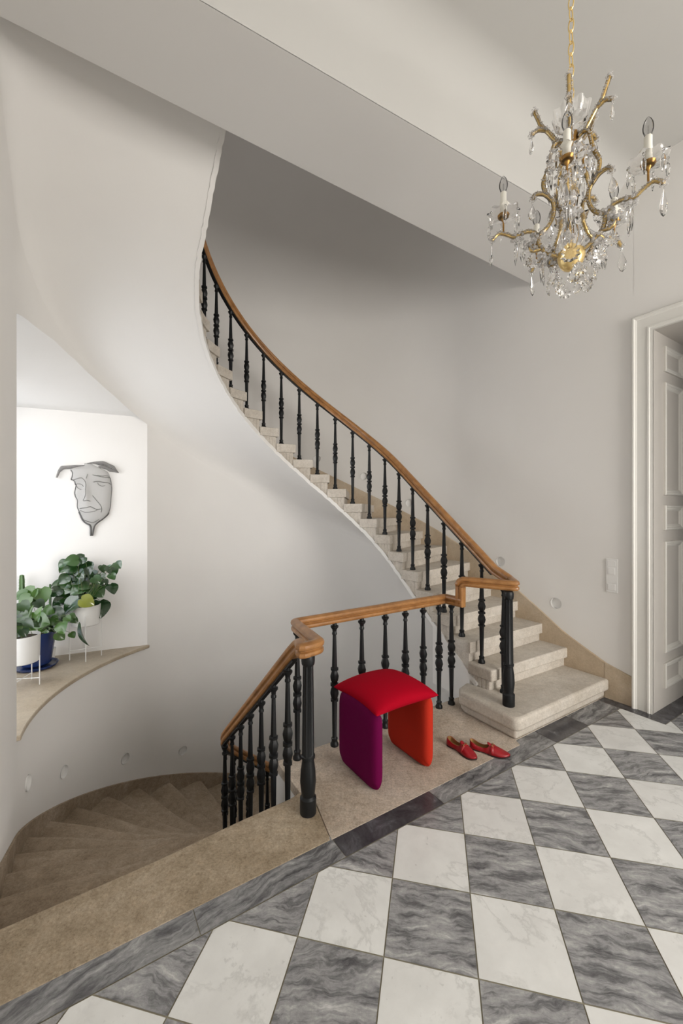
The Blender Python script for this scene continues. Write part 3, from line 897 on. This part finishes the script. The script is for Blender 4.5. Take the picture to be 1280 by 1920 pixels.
    for sg in (-1, 1):
        ring = [(cx(.6)+sg*.017+.0015*math.cos(a), .585*L+.0075*math.cos(a), zz-.006+.0055*math.sin(a)) for a in [2*PI*i/12 for i in range(13)]]
        tube(bm, ring, .0014, 6, cap=False)
    link_mesh('horsebit', bm, M_gold, t)
    return t
def ground(u, v): Y = 770*1.5/(v-960); return Vector(((u-640)/770*Y, Y, 0))
def put_shoe(h, tt, label, lr):
    d = Vector(tt)-Vector(h); rz = math.atan2(d.y, d.x)-PI/2
    shoe('loafer', (h[0], h[1], .0015), rz, label, L=d.length, lr=lr)
put_shoe((.686, 2.655), (.817, 2.475), 'red leather loafer nearer the stool, toe pointing down right', -1)
put_shoe((.818, 2.622), (1.024, 2.497), 'red leather loafer nearer the bottom step, toe on the grey marble', 1)

# ------------------------------------------------------------------ wire gauze mask hung on the niche wall
JN = Vector((-JD.y*-1, JD.x)).normalized()
JN = Vector((-JD.y, JD.x)); JN = JN if JN.y < 0 else -JN
def mk(zx, zy, off=0.0):
    """a point of the mask from its outline drawing: returns world point on / above the niche wall"""
    u = 80+zx/7.111; v = 840+zy/7.111
    d = (u-640)/770; ke = CE*d+SE; kn = -SE*d+CE
    # (ke*Y-JA.x)*JN.x+(kn*Y-JA.y)*JN.y = 0
    Y = (JA.x*JN.x+JA.y*JN.y)/(ke*JN.x+kn*JN.y)
    e, n = ke*Y, kn*Y
    return W(e+JN.x*off, n+JN.y*off, 1.5-(v-960)*Y/770)
M_gauze = mat('grey_wire_gauze', (.56, .55, .53), .6, metal=.0, spec=.3, Alpha=.36)
M_wire = mat('dark_wire', (.10, .095, .09), .5)
mask = empty('wire_mask', mk(650, 600), 'grey wire mesh mask of a face hung on the niche wall above the plants', 'mask')
LEFT = [(235, 560), (270, 450), (290, 378), (330, 402), (400, 392), (425, 382), (440, 428), (500, 448), (600, 430), (650, 442), (700, 468), (780, 465), (850, 490), (960, 545), (1010, 595), (1050, 632), (1130, 632), (1172, 650)]
RIGHT = [(200, 640), (235, 690), (260, 750), (310, 860), (340, 885), (400, 905), (480, 912), (560, 924), (640, 916), (780, 906), (860, 885), (905, 860), (950, 800), (1010, 722), (1050, 700), (1100, 690), (1172, 672)]
def lerp_tab(tab, y):
    if y <= tab[0][0]: return tab[0][1]
    for (a, xa), (b, xb) in zip(tab, tab[1:]):
        if y <= b: return xa+(xb-xa)*(y-a)/(b-a)
    return tab[-1][1]
def relief(x, y):
    l, r = lerp_tab(LEFT, y), lerp_tab(RIGHT, y)
    t = (x-l)/max(1, r-l)*2-1
    w = min(1, (r-l)/400)
    d = .012+.055*w*math.sqrt(max(0, 1-min(1, abs(t))**2.4))
    def gau(cx, cy, sx, sy, h): return h*math.exp(-((x-cx)/sx)**2-((y-cy)/sy)**2)
    d += gau(600, 640, 42, 110, .030)+gau(590, 500, 30, 120, .012)+gau(650, 820, 110, 32, .014)+gau(520, 415, 90, 28, .012)+gau(800, 400, 100, 28, .012)
    d += gau(510, 510, 60, 32, -.014)+gau(800, 480, 70, 32, -.014)+gau(650, 775, 120, 14, -.004)+gau(640, 940, 90, 40, .012)+gau(490, 620, 40, 60, .006)+gau(850, 620, 50, 80, .006)
    return d
inv0 = Vector(mask.location)
bm = bmesh.new(); rows = []
ys = [205+ (1170-205)*i/44 for i in range(45)]
for y in ys:
    l, r = lerp_tab(LEFT, y), lerp_tab(RIGHT, y)
    if y < 240: l = min(l, r-20)
    rows.append([bm.verts.new(mk(l+(r-l)*j/26, y, relief(l+(r-l)*j/26, y))-inv0) for j in range(27)])
for a, b in zip(rows, rows[1:]):
    for j in range(26): bm.faces.new((a[j], a[j+1], b[j+1], b[j]))
o = link_mesh('face', bm, M_gauze, mask, angle=80); o.modifiers.new('t', 'SOLIDIFY').thickness = .0015
def horn(upper, lower, name):
    bm = bmesh.new(); rows = []
    n = 16
    def samp(pl, t):
        f = t*(len(pl)-1); i = min(int(f), len(pl)-2); f -= i; return (pl[i][0]*(1-f)+pl[i+1][0]*f, pl[i][1]*(1-f)+pl[i+1][1]*f)
    for i in range(n+1):
        t = i/n; a = samp(upper, t); b = samp(lower, t)
        rows.append([bm.verts.new(mk(a[0]+(b[0]-a[0])*k/6, a[1]+(b[1]-a[1])*k/6, .018+.02*math.sin(PI*k/6))-inv0) for k in range(7)])
    for a, b in zip(rows, rows[1:]):
        for j in range(6): bm.faces.new((a[j], a[j+1], b[j+1], b[j]))
    o = link_mesh(name, bm, M_horn, mask, angle=80); o.modifiers.new('t', 'SOLIDIFY').thickness = .0015
M_horn = mat('dense_wire_gauze', (.22, .21, .20), .6, Alpha=.55)
horn([(570, 230), (440, 228), (330, 236), (250, 240), (210, 295), (178, 395)], [(560, 238), (450, 262), (375, 282), (290, 285), (240, 325), (205, 400)], 'horn')
horn([(595, 204), (700, 182), (820, 176), (880, 208), (955, 238), (1020, 335)], [(600, 208), (700, 215), (760, 235), (800, 225), (900, 250), (980, 300)], 'horn')
horn([(740, 250), (800, 225), (880, 250), (960, 290), (1010, 325)], [(760, 265), (850, 290), (900, 320), (960, 325), (1018, 336)], 'horn')
lines = [([(540, 405), (575, 440), (593, 490), (590, 560), (595, 610), (575, 670), (555, 700), (580, 708), (610, 700), (650, 712)], .0022),
 ([(385, 430), (440, 425), (500, 408), (545, 405)], .0022), ([(680, 365), (750, 380), (820, 395), (900, 400)], .003), ([(740, 372), (810, 378), (870, 372), (900, 398)], .002),
 ([(690, 460), (740, 450), (820, 462), (880, 468), (915, 490)], .003), ([(740, 465), (760, 495), (800, 512), (840, 505)], .002), ([(440, 485), (480, 480), (530, 490), (560, 520)], .002),
 ([(455, 505), (490, 545), (530, 555)], .0018), ([(615, 355), (605, 390), (600, 415)], .002), ([(680, 640), (730, 700), (780, 760), (800, 810), (790, 860)], .0024),
 ([(505, 810), (560, 800), (610, 795), (650, 782), (690, 800), (740, 820), (790, 812)], .0028), ([(510, 830), (560, 852), (620, 855), (700, 845), (740, 825)], .0022),
 ([(380, 290), (405, 340), (395, 400), (382, 420), (430, 440), (437, 485), (450, 500), (432, 600), (442, 650), (470, 700), (465, 780), (490, 850)], .004),
 ([(490, 850), (540, 960), (590, 1005), (640, 1040), (645, 1170)], .009), ([(885, 860), (860, 900), (800, 950), (722, 1008), (690, 1060), (668, 1170)], .007), ([(905, 400), (918, 480), (924, 560), (916, 640), (906, 780), (885, 860)], .0026),
 ([(560, 960), (650, 990), (700, 985), (760, 950)], .003)]
bm = bmesh.new()
for pl, r in lines:
    P = spline([Vector((x, y, 0)) for x, y in pl], 4)
    tube(bm, [mk(p.x, p.y, relief(p.x, p.y)+.002)-inv0 for p in P], r*1.0, 5)
link_mesh('wire_lines', bm, M_wire, mask)

# ------------------------------------------------------------------ plants on the sill
def n_leaf(nt, b, c0, c1):
    n = nt.nodes.new('ShaderNodeAttribute'); n.attribute_name = 'tone'
    nt.links.new(ramp(nt, n.outputs['Fac'], [(.0, c0), (.8, c1), (.97, (.22, .24, .03))]), b.inputs['Base Color'])
M_leafA = mat('glossy_leaf', rough=.16, spec=.9, nodes=lambda nt, b: n_leaf(nt, b, (.010, .034, .010), (.040, .105, .022)))
M_leafB = mat('vine_leaf', rough=.25, spec=.6, nodes=lambda nt, b: n_leaf(nt, b, (.010, .028, .010), (.065, .15, .020)))
M_stem = mat('green_stem', (.08, .11, .03), .5); M_potw = mat('white_metal_pot', (.72, .71, .68), .35); M_navy = mat('navy_glazed_pot', (.012, .028, .115), .22, spec=.6)
M_soil = mat('potting_soil', (.05, .032, .02), .95); M_cactus = mat('cactus_green', (.07, .14, .04), .5)
def leaf(bm, tl, base, d, nrm, L, wd=.95, tn=.5, curl=.25):
    """heart shaped leaf from base along d with upper side nrm"""
    d = d.normalized(); s_ = d.cross(nrm).normalized(); u = s_.cross(d).normalized()
    N1 = 9; rows = []
    for i in range(N1+1):
        t = i/N1
        w = wd*.5*L*(math.sin(PI*min(1, t**.62))**.75)*(1 if t < .99 else 0)
        if i == 0: w = wd*.18*L
        back = 0
        row = []
        for k in (-1, -.6, -.25, 0, .25, .6, 1):
            lobe = -.10*L*abs(k)*(1-t)**3
            p = base + d*(t*L*.95+lobe) + s_*(w*k) + u*(-curl*L*(t-.3)**2 + (.10*L*abs(k)**1.5*math.sin(PI*t)) )
            row.append(bm.verts.new(p))
        rows.append(row)
    for a, b in zip(rows, rows[1:]):
        for j in range(6):
            f = bm.faces.new((a[j], a[j+1], b[j+1], b[j])); f[tl] = tn
def plant(name, root, leaves, m, src, stemr=.0025):
    bm = bmesh.new(); tl = bm.faces.layers.float.new('tone'); bs = bmesh.new(); org = Vector(root.location)
    for (zx, zy, r, dep, kind) in leaves:
        u = zx*.2266; v = 1020+zy*.2266; Y = src[1]+dep
        c = Vector(((u-640)/770*Y, Y, 1.5-(v-960)*Y/770)); L = 2.3*r*.2266*Y/770
        out = (c-Vector((src[0], src[1], src[2]+.02))); 
        side = Vector((out.x, 0, 0)).normalized() if abs(out.x) > .01 else Vector((1, 0, 0))
        nrm = Vector((random.uniform(-.4, .5)+.15, -1.0+random.uniform(-.1, .5), random.uniform(.25, .9))).normalized()
        if kind == 'long': d = Vector((.42, -.05, -.9)); nrm = Vector((-.6, -.75, -.1)); wd = .45
        elif kind == 'arrow': d = Vector((.75, -.1, -.65)); nrm = Vector((.2, -.8, .6)); wd = .62
        elif kind == 'upr': d = Vector((.2, -.1, .95)); nrm = Vector((-.3, -.95, .1)); wd = .62
        else:
            d = Vector((side.x*random.uniform(.3, .9), random.uniform(-.5, .1), random.uniform(-.9, -.2))); wd = 1.0
            if zy > 500 and zx > 780: d = Vector((.05, -.1, -1))
        d = (d - nrm*d.dot(nrm)).normalized()
        base = c - d*L*.47
        tn = .95 if kind == 'yel' else (random.uniform(.55, .8) if kind in ('upr', 'bright_green') else random.choice([.05, .2, .35, .5, .65]))  # upright and bright green leaves take the lighter green tones
        if kind in ('arrow', 'long'): tn = .08
        leaf(bm, tl, base-org, d, nrm, L, wd, min(tn, .97))
        s0 = Vector((src[0]+random.uniform(-.05, .05), src[1]+random.uniform(-.05, .05), src[2]-.02))
        md = s0.lerp(base, .55)+Vector((0, 0, .05 if base.z > s0.z else .09))
        tube(bs, [p-org for p in spline([s0, md, base], 6)], stemr*.8, 5, cap=False)
    o = link_mesh('foliage', bm, m, root, angle=80)
    link_mesh('stems', bs, M_stem, root)
def pot(root, r0, r1, z0, z1, m, name='pot'):
    bm = bmesh.new(); lathe(bm, [(r0*.9, z0), (r0, z0+.008), (r1, z1-.004), (r1, z1), (r1-.008, z1), (r1-.010, z1-.03)], 40); link_mesh(name, bm, m, root, angle=40)
    bm = bmesh.new(); lathe(bm, [(r1-.011, z1-.03), (r1-.012, z1-.022)], 30); link_mesh('soil', bm, M_soil, root, angle=40)
def stand(root, r, h, ztop, rot):
    bm = bmesh.new()
    for k in range(4):
        a = rot+k*PI/2; x, y = r*math.cos(a), r*math.sin(a)
        tube(bm, [(x, y, 0.001), (x, y, ztop)], .0042, 8)
    for k in range(2):
        a = rot+k*PI/2; tube(bm, [(r*math.cos(a), r*math.sin(a), h), (-r*math.cos(a), -r*math.sin(a), h)], .0042, 8)
    link_mesh('pot_stand', bm, M_potw, root)
# right-hand plant in the white pot on a wire stand
pb = empty('potted_plant', W(.06, 4.555, ZS), 'bushy round-leaved plant in white pot on wire stand, below the mask', 'plant')
pot(pb, .118, .122, .315, .50, M_potw); stand(pb, .127, .085, .42, .55)
LB = [(515, 165, 35), (585, 140, 48), (655, 135, 44), (575, 205, 45), (600, 255, 60), (525, 295, 42), (535, 365, 62), (460, 330, 38), (460, 400, 42), (515, 450, 46), (585, 515, 72), (665, 180, 35), (720, 205, 52), (740, 285, 62), (800, 300, 35), (865, 325, 30),
      (850, 205, 30), (930, 225, 46), (975, 175, 36), (930, 372, 44), (930, 270, 30), (805, 385, 66), (725, 480, 52), (830, 540, 68), (640, 380, 55), (690, 350, 42), (630, 300, 48), (700, 450, 45), (845, 275, 32), (560, 330, 42), (480, 480, 42), (610, 440, 50), (660, 460, 40), (760, 430, 40), (905, 205, 30), (560, 420, 42), (670, 250, 36), (520, 210, 34), (620, 190, 38)]
plant('b', pb, [(x, y, r, random.uniform(-.12, .08), 'yel' if (x, y) == (725, 480) else '') for x, y, r in LB], M_leafA, (W(.06, 4.555).x, W(.06, 4.555).y, ZS+.50))
# white pot at the left on its stand
pa = empty('potted_plant', W(-.372, 4.10, ZS), 'leafy plant in white pot on wire stand, cut by the left edge of the niche', 'plant')
pot(pa, .112, .118, .185, .40, M_potw); stand(pa, .124, .055, .235, .15)
cpa = W(-.372, 4.10)
plant('a', pa, [(x, y, r, random.uniform(-.08, .1), k) for x, y, r, k in [(190, 610, 50, ''), (155, 640, 42, ''), (250, 560, 52, 'upr'), (320, 575, 56, 'upr'), (200, 520, 46, ''), (150, 560, 44, ''), (240, 660, 50, 'arrow'), (170, 700, 44, ''), (300, 650, 44, ''), (120, 600, 50, ''), (90, 560, 50, ''), (60, 620, 55, ''), (110, 690, 40, 'arrow'), (200, 735, 34, ''), (150, 742, 34, '')]], M_leafB, (cpa.x, cpa.y, ZS+.40))
# navy pot with trailing vine
pn = empty('potted_plant', W(-.315, 4.53, ZS), 'trailing vine in navy blue glazed pot with saucer, between the two white pots', 'plant')
pot(pn, .112, .152, .028, .315, M_navy)
bm = bmesh.new(); lathe(bm, [(.13, .002), (.155, .006), (.168, .026), (.164, .028), (.15, .014), (.10, .012)], 40); link_mesh('saucer', bm, M_navy, pn, angle=40)
cpn = W(-.315, 4.53)
plant('n', pn, [(x, y, r, random.uniform(-.12, .06), k) for x, y, r, k in [(350, 430, 60, 'bright_green'), (240, 420, 58, ''), (160, 430, 50, ''), (480, 600, 90, 'arrow'), (515, 690, 55, 'bright_green'), (500, 765, 38, 'bright_green'), (600, 755, 26, ''), (685, 755, 92, 'long'), (350, 640, 60, ''), (400, 650, 52, 'arrow'), (300, 700, 50, ''), (430, 700, 42, 'arrow'), (600, 600, 26, ''), (620, 632, 26, ''), (560, 620, 28, ''),
     (280, 480, 44, ''), (400, 560, 46, ''), (450, 640, 40, ''), (380, 700, 45, 'bright_green'), (200, 470, 50, ''), (330, 500, 40, ''), (250, 620, 46, '')]], M_leafB, (cpn.x, cpn.y, ZS+.315))
# two cacti standing behind
def cactus(loc, label, h, r, ribs):
    t = empty('potted_cactus', loc, label, 'cactus')
    bm = bmesh.new(); lathe(bm, [(.036, .001), (.046, .10), (.044, .10), (.040, .09)], 24); link_mesh('pot', bm, M_potw, t, angle=40)
    prof = [(r*.8, .085)]+[(r*(1+.06*math.sin(i*1.7)), .09+(h-.09)*i/24) for i in range(23)]+[(r*.8, h-.006), (r*.3, h)]
    bm = bmesh.new(); lathe(bm, prof, ribs*2, flute=lambda i, z: 1.12 if i % 2 else .68)
    for i in range(26):
        for k in range(ribs):
            a = 2*PI*(2*k+1)/(2*ribs); z = .12+(h-.14)*i/26; p = Vector((r*1.1*math.cos(a), r*1.1*math.sin(a), z))
            tube(bm, [p, p+Vector((math.cos(a), math.sin(a), .3))*.006], [.0012, .0003], 3)
    link_mesh('stem', bm, M_cactus, t, angle=30)
cactus(W(-.435, 4.735, ZS), 'pale green ribbed cactus at the left edge of the niche', .80, .021, 5)
cactus(W(-.222, 4.712, ZS), 'slender dark cactus rising between the two leafy plants', .70, .010, 5)

# ------------------------------------------------------------------ chandelier
M_cgold = mat('pale_gold', (.86, .64, .27), .26, metal=.6, spec=.8); M_brass = mat('aged_brass', (.33, .18, .05), .3, metal=.9)
M_glass = mat('cut_crystal', (.97, .965, .96), .02, Transmission_Weight=1.0, IOR=1.5)
M_bead = mat('crystal_beads', (.90, .89, .88), .06, Transmission_Weight=.72, IOR=1.5)
M_thin = mat('clear_bulb_glass', (.93, .93, .93), .02, Transmission_Weight=1.0, IOR=1.08, spec=.8)
M_wax = mat('ivory_sleeve', (.82, .80, .72), .5)
CX, CY = .922, 1.650
ch = empty('chandelier', (CX, CY, ZC), 'gilt and crystal five-arm candle chandelier hanging on a brass chain', 'chandelier')
def rz(r, z, a=0.0): return Vector((r*math.cos(a), r*math.sin(a), z-ZC))
bm = bmesh.new(); lathe(bm, [(.0, 0), (.055, -.001), (.055, -.012), (.03, -.035), (.008, -.045)][1:], 24); link_mesh('ceiling_canopy', bm, M_brass, ch, angle=40)
bm = bmesh.new(); z = ZC-.05; k = 0
while z > 3.19:
    a = (k % 2)*PI/2+.5; pts = []
    for i in range(17):
        t = 2*PI*i/16; pts.append(Vector((.0105*math.cos(t)*math.cos(a), .0105*math.cos(t)*math.sin(a), z-ZC-.028+.028*math.sin(t))))
    tube(bm, pts, .0026, 6, cap=False); z -= .046; k += 1
link_mesh('chain', bm, M_cgold, ch)
# column
bm = bmesh.new(); lathe(bm, [(r, z-ZC) for r, z in [(.005, 2.50), (.005, 3.19)]], 10); link_mesh('stem', bm, M_brass, ch)
bm = bmesh.new(); lathe(bm, [(r, z-ZC) for r, z in [(.004, 2.468), (.012, 2.470), (.030, 2.480), (.044, 2.500), (.050, 2.522), (.050, 2.540), (.046, 2.543), (.02, 2.540)]], 32); link_mesh('bowl', bm, M_cgold, ch, angle=50)
bm = bmesh.new(); lathe(bm, [(r, z-ZC) for r, z in [(.012, 2.94), (.022, 2.945), (.026, 2.955), (.022, 2.965), (.027, 2.975), (.024, 2.985), (.030, 3.0), (.030, 3.01), (.02, 3.015)]], 28); link_mesh('crown_collar', bm, M_brass, ch, angle=50)
fl = lambda n_, d_: (lambda i, z: 1+d_*math.cos(i*n_*2*PI/48))
bm = bmesh.new(); lathe(bm, [(r, z-ZC) for r, z in [(.010, 2.545), (.030, 2.555), (.044, 2.580), (.046, 2.600), (.036, 2.630), (.014, 2.650)]], 48, flute=fl(12, .06)); link_mesh('glass_ball', bm, M_glass, ch, angle=30)
bm = bmesh.new(); lathe(bm, [(r, z-ZC) for r, z in [(.010, 2.66), (.018, 2.68), (.024, 2.74), (.034, 2.80), (.040, 2.84), (.030, 2.87), (.016, 2.90), (.012, 2.94)]], 48, flute=fl(8, .07)); link_mesh('glass_baluster', bm, M_glass, ch, angle=30)
def dish(name, r, z, h, par, c=(0, 0), lobes=8):
    bm = bmesh.new(); seg = 48; rings = []
    for f, dz in ((.16, 0), (.55, .004), (.85, .012), (1.0, h), (1.0, h+.003), (.84, .016), (.55, .008), (.16, .004)):
        rings.append([bm.verts.new((c[0]+r*f*(1+(.07*f**3)*math.cos(lobes*t))*math.cos(t), c[1]+r*f*(1+(.07*f**3)*math.cos(lobes*t))*math.sin(t), z-ZC+dz+(.004*f**3)*math.cos(lobes*t))) for t in [2*PI*i/seg for i in range(seg)]])
    for a, b in zip(rings, rings[1:]+rings[:1]):
        for j in range(seg): bm.faces.new((a[j], a[(j+1) % seg], b[(j+1) % seg], b[j]))
    return link_mesh(name, bm, M_glass, par, angle=60)
dish('crown_dish', .068, 3.05, .055, ch); dish('lower_dish', .060, 2.655, .02, ch)
# crystals
def crystal_mesh(kind, L):
    bm = bmesh.new()
    bmesh.ops.create_icosphere(bm, subdivisions=1, radius=.0055, matrix=Matrix.Translation((0, 0, -.006)))
    bmesh.ops.create_icosphere(bm, subdivisions=1, radius=.0035, matrix=Matrix.Translation((0, 0, -.0155)))
    z0 = -.020
    if kind == 'spear': lathe(bm, [(.0014, z0), (.0062, z0-.16*L), (.0085, z0-.30*L), (.0060, z0-.70*L), (.0008, z0-L)], 6)
    elif kind == 'drop':
        M = Matrix.Scale(.5, 4, (0, 1, 0)); lathe(bm, [(.001, z0), (.007, z0-.2*L), (.0155, z0-.55*L), (.0155, z0-.72*L), (.009, z0-.92*L), (.0008, z0-L)], 8, M=M)
    else:
        n = 22; W_ = .42*L; out = []
        for i in range(n):
            t = 2*PI*i/n; r = 1+.10*(1 if i % 2 else -1)
            x = W_*math.sin(t)*r*(1-.25*math.cos(t)); y = L*.5*math.cos(t)*(1+.05*(1 if i % 2 else -1))
            out.append((x, z0-L*.5+y))
        f = [bm.verts.new((x, 0, y)) for x, y in out]; zc = z0-L*.56
        for sg in (-1, 1):
            inn = [bm.verts.new((x*.62, sg*.0045, zc+(y-zc)*.62)) for x, y in out]; c = bm.verts.new((0, sg*.0062, zc))
            for i in range(n):
                j = (i+1) % n; bm.faces.new((f[i], f[j], inn[j], inn[i])); bm.faces.new((inn[i], inn[j], c))
    me = bpy.data.meshes.new('crystal'); bmesh.ops.recalc_face_normals(bm, faces=bm.faces); bm.to_mesh(me); bm.free(); me.materials.append(M_glass); return me
CM = {('spear', .06): None, ('spear', .085): None, ('drop', .06): None, ('drop', .09): None, ('leaf', .055): None, ('leaf', .075): None}
for k_ in CM: CM[k_] = crystal_mesh(*k_)
def hang(kind, L, p, yaw=0):
    nm = {'spear': 'spear_crystal', 'drop': 'drop_crystal', 'leaf': 'leaf_crystal'}[kind]
    o = bpy.data.objects.new(nm, CM[kind, L]); COL.objects.link(o); o.parent = ch; o.location = p; o.rotation_euler = (random.uniform(-.06, .06), random.uniform(-.06, .06), yaw)
def rosette(bm, p, r=.011, n=8):
    bmesh.ops.create_icosphere(bm, subdivisions=1, radius=r*.5, matrix=Matrix.Translation(p))
    for i in range(n):
        t = 2*PI*i/n; d = Vector((math.cos(t), math.sin(t), random.uniform(-.8, .8))).normalized()*r
        bmesh.ops.create_icosphere(bm, subdivisions=1, radius=r*.30, matrix=Matrix.Translation(Vector(p)+d))
def make_arm():
    a = bpy.data.objects.new('arm', None); COL.objects.link(a); a.parent = ch; a.empty_display_size = .05
    def v(r, z): return Vector((r, 0, z-ZC))
    paths = [[(.045, 2.532), (.085, 2.553), (.115, 2.585), (.125, 2.63), (.150, 2.652), (.185, 2.650), (.215, 2.640), (.245, 2.655), (.272, 2.662), (.300, 2.640)],
             [(.125, 2.63), (.090, 2.655), (.066, 2.70), (.066, 2.755), (.092, 2.795), (.102, 2.845), (.080, 2.905), (.070, 2.960), (.060, 2.990), (.028, 3.0)],
             [(.074, 2.770), (.100, 2.795), (.130, 2.800), (.142, 2.785)], [(.108, 2.575), (.140, 2.570), (.152, 2.585), (.145, 2.60)],
             [(.028, 2.990), (.055, 3.005), (.085, 3.045), (.110, 3.075), (.122, 3.105), (.136, 3.140)], [(.094, 3.055), (.122, 3.062), (.146, 3.048)]]
    bm = bmesh.new(); bg_ = bmesh.new(); br = bmesh.new()
    for pl in paths:
        P = spline([v(*p) for p in pl], 5)
        tube(bm, P, .0058, 8)
        # faceted glass plates clad the gilt band, beaded at intervals
        tube(bg_, [p+Vector((0, 0, .0)) for p in P], .0085, 6)
        for i in range(len(P)):
            for sy in (-1, 1):
                bmesh.ops.create_icosphere(br, subdivisions=1, radius=.0038 if i % 2 else .0030, matrix=Matrix.Translation(P[i]+Vector((random.uniform(-.002, .002), sy*.0085, random.uniform(-.002, .003)))))
        for i in range(0, len(P), 5): rosette(br, P[i]+Vector((0, 0, .007)), .009, 6)
        rosette(br, P[-1], .013, 8)
    link_mesh('gilt_band', bm, M_cgold, a); 
    link_mesh('glass_cladding', bg_, M_clad, a)
    for p in (v(.125, 2.63), v(.20, 2.63), v(.152, 2.60), v(.10, 2.545), v(.07, 2.89)): rosette(br, p, .023, 14)
    link_mesh('bead_rosettes', br, M_bead, a, smooth=False)['kind'] = 'stuff'
    bm = bmesh.new(); lathe(bm, [(r, z-ZC) for r, z in [(.0035, 2.665), (.0035, 2.708), (.007, 2.714), (.010, 2.722), (.021, 2.729), (.0235, 2.737), (.022, 2.738), (.008, 2.732)]], 20, M=Matrix.Translation((.255, 0, 0)))
    link_mesh('candle_cup', bm, M_brass, a, angle=50)
    dish('drip_dish', .062, 2.722, .022, a, (.255, 0))
    bm = bmesh.new(); lathe(bm, [(r, z-ZC) for r, z in [(.0125, 2.732), (.0125, 2.775), (.0132, 2.785), (.0122, 2.80), (.0125, 2.828), (.010, 2.832)]], 20, M=Matrix.Translation((.255, 0, 0)))
    link_mesh('candle_sleeve', bm, M_wax, a, angle=50)
    bm = bmesh.new(); lathe(bm, [(r, z-ZC) for r, z in [(.0095, 2.831), (.012, 2.838), (.0165, 2.852), (.0172, 2.862), (.0155, 2.875), (.0105, 2.888), (.005, 2.896), (.0008, 2.901)]], 20, M=Matrix.Translation((.255, 0, 0)))
    tube(bm, [(.255, 0, 2.834-ZC), (.255, 0, 2.868-ZC)], .0022, 6)
    link_mesh('bulb', bm, M_bulb, a, angle=50)
    return a
def n_clad(nt, b):
    tr = nt.nodes.new('ShaderNodeBsdfTransparent'); gl = nt.nodes.new('ShaderNodeBsdfGlossy'); gl.inputs['Roughness'].default_value = .08
    mx = nt.nodes.new('ShaderNodeMixShader'); fr = nt.nodes.new('ShaderNodeFresnel'); fr.inputs[0].default_value = 1.5
    nt.links.new(fr.outputs[0], mx.inputs[0]); nt.links.new(tr.outputs[0], mx.inputs[1]); nt.links.new(gl.outputs[0], mx.inputs[2])
    tr.inputs[0].default_value = (.97, .95, .90, 1)
    nt.links.new(mx.outputs[0], nt.nodes['Material Output'].inputs['Surface'])
M_clad = mat('thin_glass_plates', nodes=n_clad)
def n_bulb(nt, b):
    n_clad(nt, b)
    for n in nt.nodes:
        if n.type == 'BSDF_TRANSPARENT': n.inputs[0].default_value = (.87, .87, .87, 1)
        if n.type == 'FRESNEL': n.inputs[0].default_value = 1.22
M_bulb = mat('clear_bulb', nodes=n_bulb)
ANG = [math.radians(x) for x in (-50, 22, 94, 166, 238)]
arm0 = make_arm()
for i, a in enumerate(ANG):
    o = arm0 if i == 0 else copy_tree(arm0, ch)
    o.rotation_euler = (0, 0, a)
    ca, sa = math.cos(a), math.sin(a)
    def at(r, z, t=0.0): return Vector((r*math.cos(a)-t*math.sin(a), r*math.sin(a)+t*math.cos(a), z-ZC))
    for j in range(6):
        t = 2*PI*(j+.5)/6; hang('spear', .06, at(.255+.058*math.cos(t), 2.742, .058*math.sin(t)), random.uniform(0, 3))
    hang('drop', .09, at(.300, 2.636), a+PI/2+random.uniform(-.6, .6)); hang('drop', .06, at(.146, 3.045), random.uniform(0, 3))
    hang('spear', .085, at(.205, 2.625), 0); hang('spear', .085, at(.190, 2.628, .012), 0)
    hang('drop', .06, at(.142, 2.778), a); hang('spear', .085, at(.078, 2.90, .01), 0); hang('spear', .085, at(.085, 2.86, -.012), 0)
    hang('leaf', .055, at(.145, 2.575), a+random.uniform(-.5, .5)); hang('leaf', .075, at(.105, 2.545), a+PI/2+random.uniform(-.5, .5))
    hang('leaf', .055, at(.050, 2.47, .01), a+PI/2)
hang('leaf', .075, Vector((-.055, -.10, 2.77-ZC)), .1); hang('leaf', .075, Vector((-.045, -.09, 2.695-ZC)), .2); hang('leaf', .055, Vector((.01, -.045, 2.465-ZC)), 0)
for j in range(6):
    t = j*PI/3+.3; hang('leaf', .055, Vector((.085*math.cos(t), .085*math.sin(t), 2.475-ZC)), t+PI/2)
